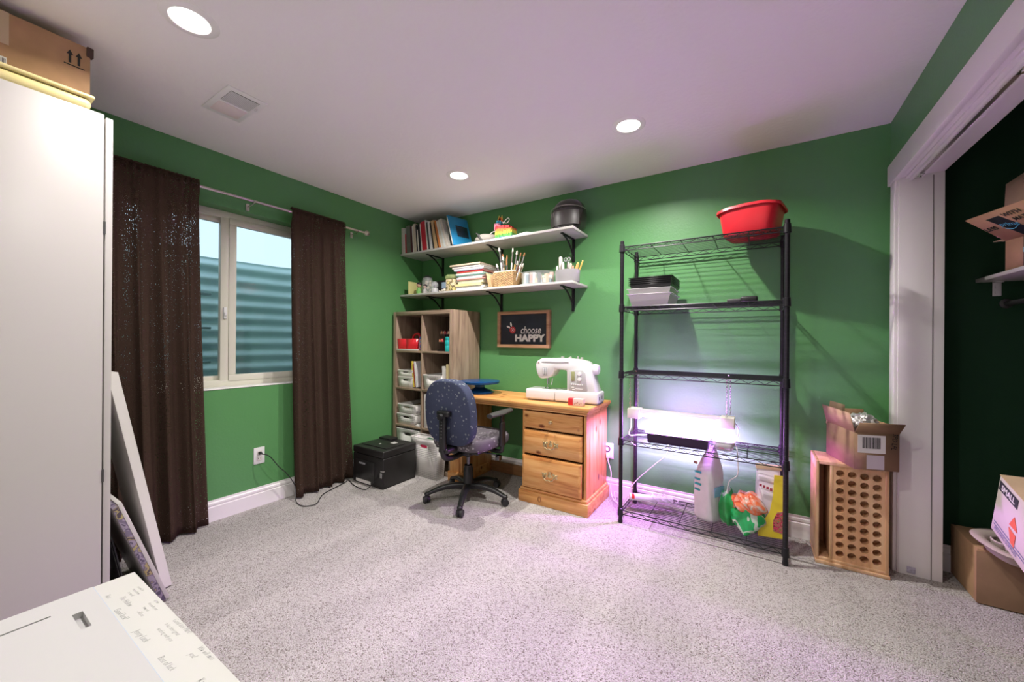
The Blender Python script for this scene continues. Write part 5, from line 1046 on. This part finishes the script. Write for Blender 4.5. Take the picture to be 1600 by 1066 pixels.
# ================================================================ wooden peg crate + carton
cr = thing('wooden_rack', 'pine rack with rows of round holes beside the closet', 'wooden rack', (3.45, -.17, 0))
pw = wood_mat('light_pine_upright', (.60, .36, .19), (.70, .46, .27), (.47, .25, .11), 'z', knots=False)
a0, a1, c0, c1, hz0, hz1 = 3.305, 3.600, -.275, -.035, .018, .555
MB().box(a0, a0 + .014, c0, c1, hz0, hz1, .001).build('side_panel', pw, cr); MB().box(a1 - .014, a1, c0, c1, hz0, hz1, .001).build('side_panel', pw, cr)
MB().box(a0 + .014, a1 - .014, c0, c1, hz1 - .016, hz1, .001).build('top_panel', pw, cr); MB().box(a0 + .014, a1 - .014, c0, c1, hz0, hz0 + .014, .001).build('bottom_panel', pw, cr)
MB().box(a0 + .014, a1 - .014, c1 - .008, c1, hz0 + .014, hz1 - .016).build('back_panel', MT('reddish_pine', (.55, .25, .12), .5, var=.2, vscale=12), cr)
MB().box(a0 - .002, a1 + .004, c0 - .012, c1, 0, .017, .003).build('base_ledge', pw, cr)
d0 = a0 + .072
MB().box(d0 - .012, d0, c0 + .001, c1 - .008, hz0 + .014, hz1 - .016, .001).build('divider', pw, cr)
b = MB(); nx, nz = 4, 10; pxa, pxb, pza, pzb = d0, a1 - .014, hz0 + .014, hz1 - .016; mx_, mz_ = .006, .014
sx0, sx1, sz0, sz1 = pxa + mx_, pxb - mx_, pza + mz_, pzb - mz_; cwx, chz = (sx1 - sx0) / nx, (sz1 - sz0) / nz; yf = c0 + .003; R_ = min(cwx, chz) * .37
for i in range(nx):
    for k in range(nz):
        ccx, ccz = sx0 + (i + .5) * cwx, sz0 + (k + .5) * chz; n = 24; ell = []; rect = []; dp = []; ci = []
        for q in range(n):
            t = 2 * PI * q / n; c_, s_ = math.cos(t), math.sin(t); mm = max(abs(c_), abs(s_)); rect.append((ccx + c_ / mm * cwx / 2, yf, ccz + s_ / mm * chz / 2))
            ell.append((ccx + c_ * R_, yf, ccz + s_ * R_)); dp.append((ccx + c_ * R_, yf + .05, ccz + s_ * R_)); ci.append((ccx + c_ * .0005, yf + .05, ccz + s_ * .0005))
        b.quadstrip([rect, ell, dp, ci], True)
for q in ((pxa, sx0, pza, pzb), (sx1, pxb, pza, pzb), (sx0, sx1, pza, sz0), (sx0, sx1, sz1, pzb)): b.tri([(q[0], yf, q[2]), (q[1], yf, q[2]), (q[1], yf, q[3]), (q[0], yf, q[3])], [(0, 1, 2, 3)])
b.build('drilled_front', wood_mat('light_pine_face', (.66, .36, .18), (.70, .46, .27), (.50, .27, .13), 'z', .6, knots=False), cr, ang=30)
# carton on it
ob = thing('open_cardboard_box', 'open cardboard box with barcode label on the wooden rack', 'box', (3.5, -.2, .556), 0)
# corners (plan): front-left, front-right, back-right, back-left
fl_, fr_, br_, bl_ = Vector((3.452, -.352)), Vector((3.630, -.292)), Vector((3.555, -.012 - .01)), Vector((3.375, -.075))
z0, z1 = .558, .745; t = .004
def wallq(b, p, q, z0, z1, out=0): b.tri([(p.x, p.y, z0), (q.x, q.y, z0), (q.x, q.y, z1), (p.x, p.y, z1)], [(0, 1, 2, 3)])
b = MB()
for p, q in ((fl_, fr_), (fr_, br_), (br_, bl_), (bl_, fl_)): wallq(b, p, q, z0, z1)
b.tri([(p.x, p.y, z0) for p in (fl_, fr_, br_, bl_)], [(0, 1, 2, 3)]); b.build('box_walls', cardd, ob, solid=.004)
def flap(p, q, outv, up, L_, m=card, nm='flap', inset=.0):
    p3, q3 = Vector((p.x, p.y, z1)), Vector((q.x, q.y, z1)); d = (q3 - p3) * inset; o3 = Vector((outv[0], outv[1], up)).normalized() * L_
    MB().tri([p3, q3, q3 + o3 - d, p3 + o3 + d], [(0, 1, 2, 3)]).build(nm, m, ob, solid=.004)
flap(fl_, fr_, (.12, -.45), .55, .075, cardd); flap(bl_, br_, (-.1, .02), 1.2, .08, card, inset=.03); flap(fr_, br_, (.05, .02), 1, .035, card)
flap(bl_, fl_, (-.25, -.08), 1.1, .10, mat('growlit_cardboard', (.50, .31, .2), .8))  # left flap coloured pinker, the grow light's tint put into the cardboard
MB().tri([(3.37, -.085, z1 - .01), (3.455, -.06, z1 - .03), (3.452, -.09, z1 + .105), (3.385, -.11, z1 + .125)], [(0, 1, 2, 3)]).build('loose_card', cardp, ob, solid=.004)
ff = frame_mtx((fl_.x, fl_.y, z0), (fr_.x - fl_.x, fr_.y - fl_.y, 0), (0, 0, 1)); wdt = (fr_ - fl_).length
def onface(b, u0, u1, v0, v1, d=.0028, th=.0006): b.xf = ff; b.box(u0, u1, v0, v1, d, d + th); return b
# local z of ff points outwards (x cross z = -y)
lbl = onface(MB(), .012, .130, .085, .176).build('label', paper, ob); bc = MB(); rr = random.Random(5); u = .032
while u < .108: w = rr.choice((.0012, .002, .003)); onface(bc, u, u + w, .108, .165, .0035, .0004); u += w + rr.choice((.001, .0016, .0024))
bc.build('barcode', ink, lbl)
onface(MB(), .050, .125, .004, .075).build('packing_tape', MT('lavender_white_tape', (.60, .52, .58), .4), ob)
text('handwriting', '3PD LFL', .03, ff @ T(.158, .15, .003) @ RZ(-PI / 2 - .1), ink, ob, .0002, .2, 'CENTER', .8)
b = MB().ball((0, 0, 0), 1, n=30)
for v_ in b.bm.verts: d = v_.co.copy(); q = 1 + .14 * math.sin(9 * d.x + 4 * d.z) * math.sin(8 * d.y + 2) + .09 * math.sin(17 * d.x + 3) * math.cos(15 * d.y) + .06 * math.sin(31 * d.z + 20 * d.x); v_.co = Vector((3.51 + d.x * .065 * q, -.20 + d.y * .07 * q, .768 + d.z * .055 * q))
tag(b.build('foil_ball', MT('crumpled_foil', (.85, .85, .83), .38, metal=.85, bump=1.0, bscale=60), ang=15), 'crumpled silver foil inside the open cardboard box', 'foil')
tag(MB().box(3.47, 3.56, -.12, -.06, .565, .77, .004, rot=RZ(.2)).build('dark_container', black), 'black container standing behind the foil in the open box', 'container')

# ================================================================ closet contents
kb = thing('cardboard_box', 'low brown cardboard box on the closet floor', 'box', (4.1, -.15, 0))
MB().box(3.892, 4.35, -.297, -.012, .002, .255, .003).build('carton', card, kb)
MB().box(3.889, 4.352, -.3005, -.2975, .005, .245, .001).build('front_flap', cardd, kb)
pp = thing('moulded_pulp_tray', 'grey moulded pulp drink carrier on the low closet box', 'tray', (4.0, -.28, .256))
pm = mat('grey_pulp', (.45, .38, .33), .9, bump=.3, bscale=80); rows = []
XE = T(4.02, -.33, .262) @ RZ(.3) @ Matrix.Rotation(.12, 4, 'X')
def pl(r, z, e=.7): return [(r * math.copysign(abs(math.cos(t)) ** e, math.cos(t)) * 1.15, r * math.copysign(abs(math.sin(t)) ** e, math.sin(t)), z) for t in [2 * PI * i / 40 for i in range(40)]]
MB(XE).quadstrip([pl(.128, .045), pl(.132, .052), pl(.128, .056), pl(.10, .054), pl(.088, .04), pl(.075, .008), pl(.002, .004)], True).quadstrip([pl(.128, .045), pl(.105, .035), pl(.09, -.0), pl(.002, -.002)], True).build('tray_body', pm, pp, ang=50)
for dx, dy in ((-.045, -.035), (.045, -.035), (-.045, .035), (.045, .035)): MB(XE @ T(dx, dy, .006)).lathe([(.034, .044), (.038, .048), (.042, .044), (.036, .01), (.030, .0), (0, .0)], n=22).build('cup_well', pm, pp)
sk = thing('cardboard_box', 'plain closed carton on the closet floor under the near end of the moving box', 'box', (4.17, -.62, 0))
MB().box(4.01, 4.34, -.79, -.50, .002, .205, .003).build('carton', cardd, sk)
MB().box(4.01, 4.34, -.675, -.625, .2052, .2058).build('packing_tape', MT('tan_tape', (.55, .42, .28), .35), sk)
mv = thing('moving_box', 'tilted white moving box printed SMALL at the right edge', 'box', (4.05, -.5, .3))
# tilted carton: left face in plane x=3.93
th = math.radians(18); XM2 = T(3.93, -.305, .365) @ Matrix.Rotation(math.radians(17), 4, 'X')
# local: -y runs towards the camera, z up
wbm = mat('white_moving_carton', (.66, .60, .55), .7)
MB(XM2).box(0, .36, -.42, 0, 0, .27, .003).build('carton', wbm, mv)
MB(XM2).box(0, .36, -.40, 0.004, .271, .275, .001).build('top_flap', cardp, mv)
fs = XM2 @ frame_mtx((-.0012, -.0, 0), (0, -1, 0), (0, 0, 1))
MB(fs).box(.012, .155, .212, .255, 0, .0008).build('title_band', MT('charcoal_ink', (.04, .04, .05), .6), mv)
text('lettering', 'SMALL', .036, fs @ T(.083, .221, .0011), paper, mv, .0002, 0, 'CENTER', 1.0, .0008)
MB(fs).prism([(.125, .105), (.18, .10), (.183, .045), (.155, .05)], 'z', 0, .0008).prism([(.125, .118), (.15, .172), (.185, .12)], 'z', 0, .0008).build('orange_logo', MT('orange_red_ink', (.75, .15, .08), .6), mv)
MB(fs).box(.02, .34, .052, .056, 0, .0007).box(.02, .34, .038, .042, 0, .0007).build('printed_lines', MT('blue_grey_ink', (.2, .2, .35), .6), mv)
text('lettering', 'MOVING SUPPLIES', .022, fs @ T(.03, .020, .0009), MT('blue_grey_ink', (.2, .2, .35), .6), mv, .0002, 0, 'LEFT')
# shelf
cs = thing('closet_shelf', 'white closet shelf high on the dark green closet wall', 'shelf', (4.2, -.5, 1.515))
MB().box(3.976, 4.55, -2.6, -.005, 1.517, 1.535, .002).build('shelf_board', whitel, cs)
MB().box(4.035, 4.065, -.006, -.001, 1.445, 1.517, .002).box(4.035, 4.065, -.03, -.001, 1.512, 1.5165).cyl((4.05, -.006, 1.49), (4.05, -.009, 1.49), .008).cyl((4.05, -.006, 1.462), (4.05, -.009, 1.462), .008).build('bracket', MT('white_metal', (.6, .58, .6), .4), cs)
tag(MB().cyl((4.08, -2.6, 1.405), (4.08, -.01, 1.405), .012).lathe([(.024, 0), (.024, .006), (0.012, .01)], (4.08, -.004, 1.405), 18, rot=Matrix.Rotation(PI / 2, 4, 'X')).build('closet_rod', MT('black_rod', (.03, .03, .03), .4)), 'dark hanging rod below the white closet shelf', 'rod')
# printed carton on closet shelf
am = thing('shipping_carton', 'open shipping carton with black and blue tape on the closet shelf', 'box', (4.1, -.3, 1.536))
zA, zB = 1.537, 1.675; P0, P1, P2, P3 = Vector((3.985, -.265)), Vector((4.08, -.60)), Vector((4.40, -.50)), Vector((4.30, -.17))
b = MB()
for p, q in ((P0, P1), (P1, P2), (P2, P3), (P3, P0)): wallq(b, p, q, zA, zB)
b.tri([(p.x, p.y, zA) for p in (P0, P1, P2, P3)], [(0, 1, 2, 3)]); b.build('box_walls', card, am, solid=.004)
fd = Vector((P1.x - P0.x, P1.y - P0.y, 0)).normalized(); out = Vector((fd.y, -fd.x, 0)); 
if out.x > 0: out = -out
fv = (out * .75 + Vector((0, 0, .62))).normalized()
A3, B3 = Vector((*P0, zB)), Vector((*P1, zB))
MB().tri([A3, B3, B3 + fv * .17 + fd * .02, A3 + fv * .17 - fd * .02], [(0, 1, 2, 3)]).build('front_flap', cardd if False else card, am, solid=.004)
X4 = frame_mtx(A3, fd, fv)
nz_ = X4.to_3x3() @ Vector((0, 0, 1)); s4 = 1 
off4 = .003
black_tape = MT('black_tape', (.012, .014, .02), .3); blue_ink = MT('light_blue_ink', (.1, .45, .65), .4)
def sd4(z): return z if nz_.dot(Vector((3.0167, -2.9543, 1.1992)) - A3) > 0 else -z
MB(X4).prism([(.10, 0.0), (.16, 0.0), (.115, .14), (.055, .14)], 'z', sd4(.0025), sd4(.0035)).build('tape_on_flap', black_tape, am)
text('lettering', 'prime', .034, X4 @ T(.105, .075, sd4(.0042)) @ RZ(-.25), blue_ink, am, .0002, 0, 'CENTER', .9)
MB(X4).tube([(.075, .068, sd4(.0045)), (.10, .055, sd4(.0045)), (.128, .066, sd4(.0045))], .0018, 5, 5).build('smile_mark', blue_ink, am)
text('lettering', 'WITH', .03, X4 @ T(.13, .125, sd4(.004)), ink, am, .0002, 0, 'LEFT', 1, .0005); text('lettering', 'LESS', .03, X4 @ T(-.005, .075, sd4(.004)), ink, am, .0002, 0, 'LEFT', 1, .0005); text('lettering', 'MATERIAL', .03, X4 @ T(.145, .09, sd4(.004)), ink, am, .0002, 0, 'LEFT', .9, .0005)
X5 = frame_mtx((P0.x, P0.y, zA), fd, (0, 0, 1))
n5 = X5.to_3x3() @ Vector((0, 0, 1)); s5 = 1 if n5.dot(out) > 0 else -1
MB(X5).box(.085, .150, .0, zB - zA, s5 * .0022, s5 * .0032).build('tape_on_side', black_tape, am)
text('lettering', 'prime', .032, X5 @ T(.118, .075, s5 * .004), blue_ink, am, .0002, 0, 'CENTER', .9)
MB(X5).tube([(.095, .065, s5 * .0045), (.118, .052, s5 * .0045), (.142, .064, s5 * .0045)], .0018, 5, 5).build('smile_mark', blue_ink, am)
back = (-out * .15 + Vector((0, 0, 1))).normalized(); C3, D3 = Vector((*P3, zB)), Vector((*P2, zB))
# tall rear flap seen above
E0 = Vector((P0.x + .006, P0.y + .045, zB)); 
MB().tri([E0 + Vector((0, 0, .005)), E0 + fd * .32 + Vector((.03, 0, .005)), E0 + fd * .34 + Vector((.05, 0, .38)), E0 + Vector((.010, 0, .27))], [(0, 1, 2, 3)]).build('rear_flap', cardp, am, solid=.004)
X6 = frame_mtx(E0 + Vector((-.003, 0, 0)), fd + Vector((.09, 0, 0)), (0, 0, 1)); n6 = (X6.to_3x3() @ Vector((0, 0, 1))); s6 = 1 if n6.dot(out) > 0 else -1
text('lettering', '18', .05, X6 @ T(.12, .27, s6 * .004) @ RZ(PI), ink, am, .0003, 0, 'CENTER')
MB(X6).prism([(.075, .10), (.2, .15), (.2, .06), (.075, .05)], 'z', s6 * .002, s6 * .003).build('rear_tape', black_tape, am)
MB().tri([E0 + Vector((0, .0, .015)), E0 + Vector((-.005, .07, .02)), E0 + Vector((.09, .075, .02)), E0 + Vector((.09, 0, .015))], [(0, 1, 2, 3)]).build('side_flap', cardp, am, solid=.003)
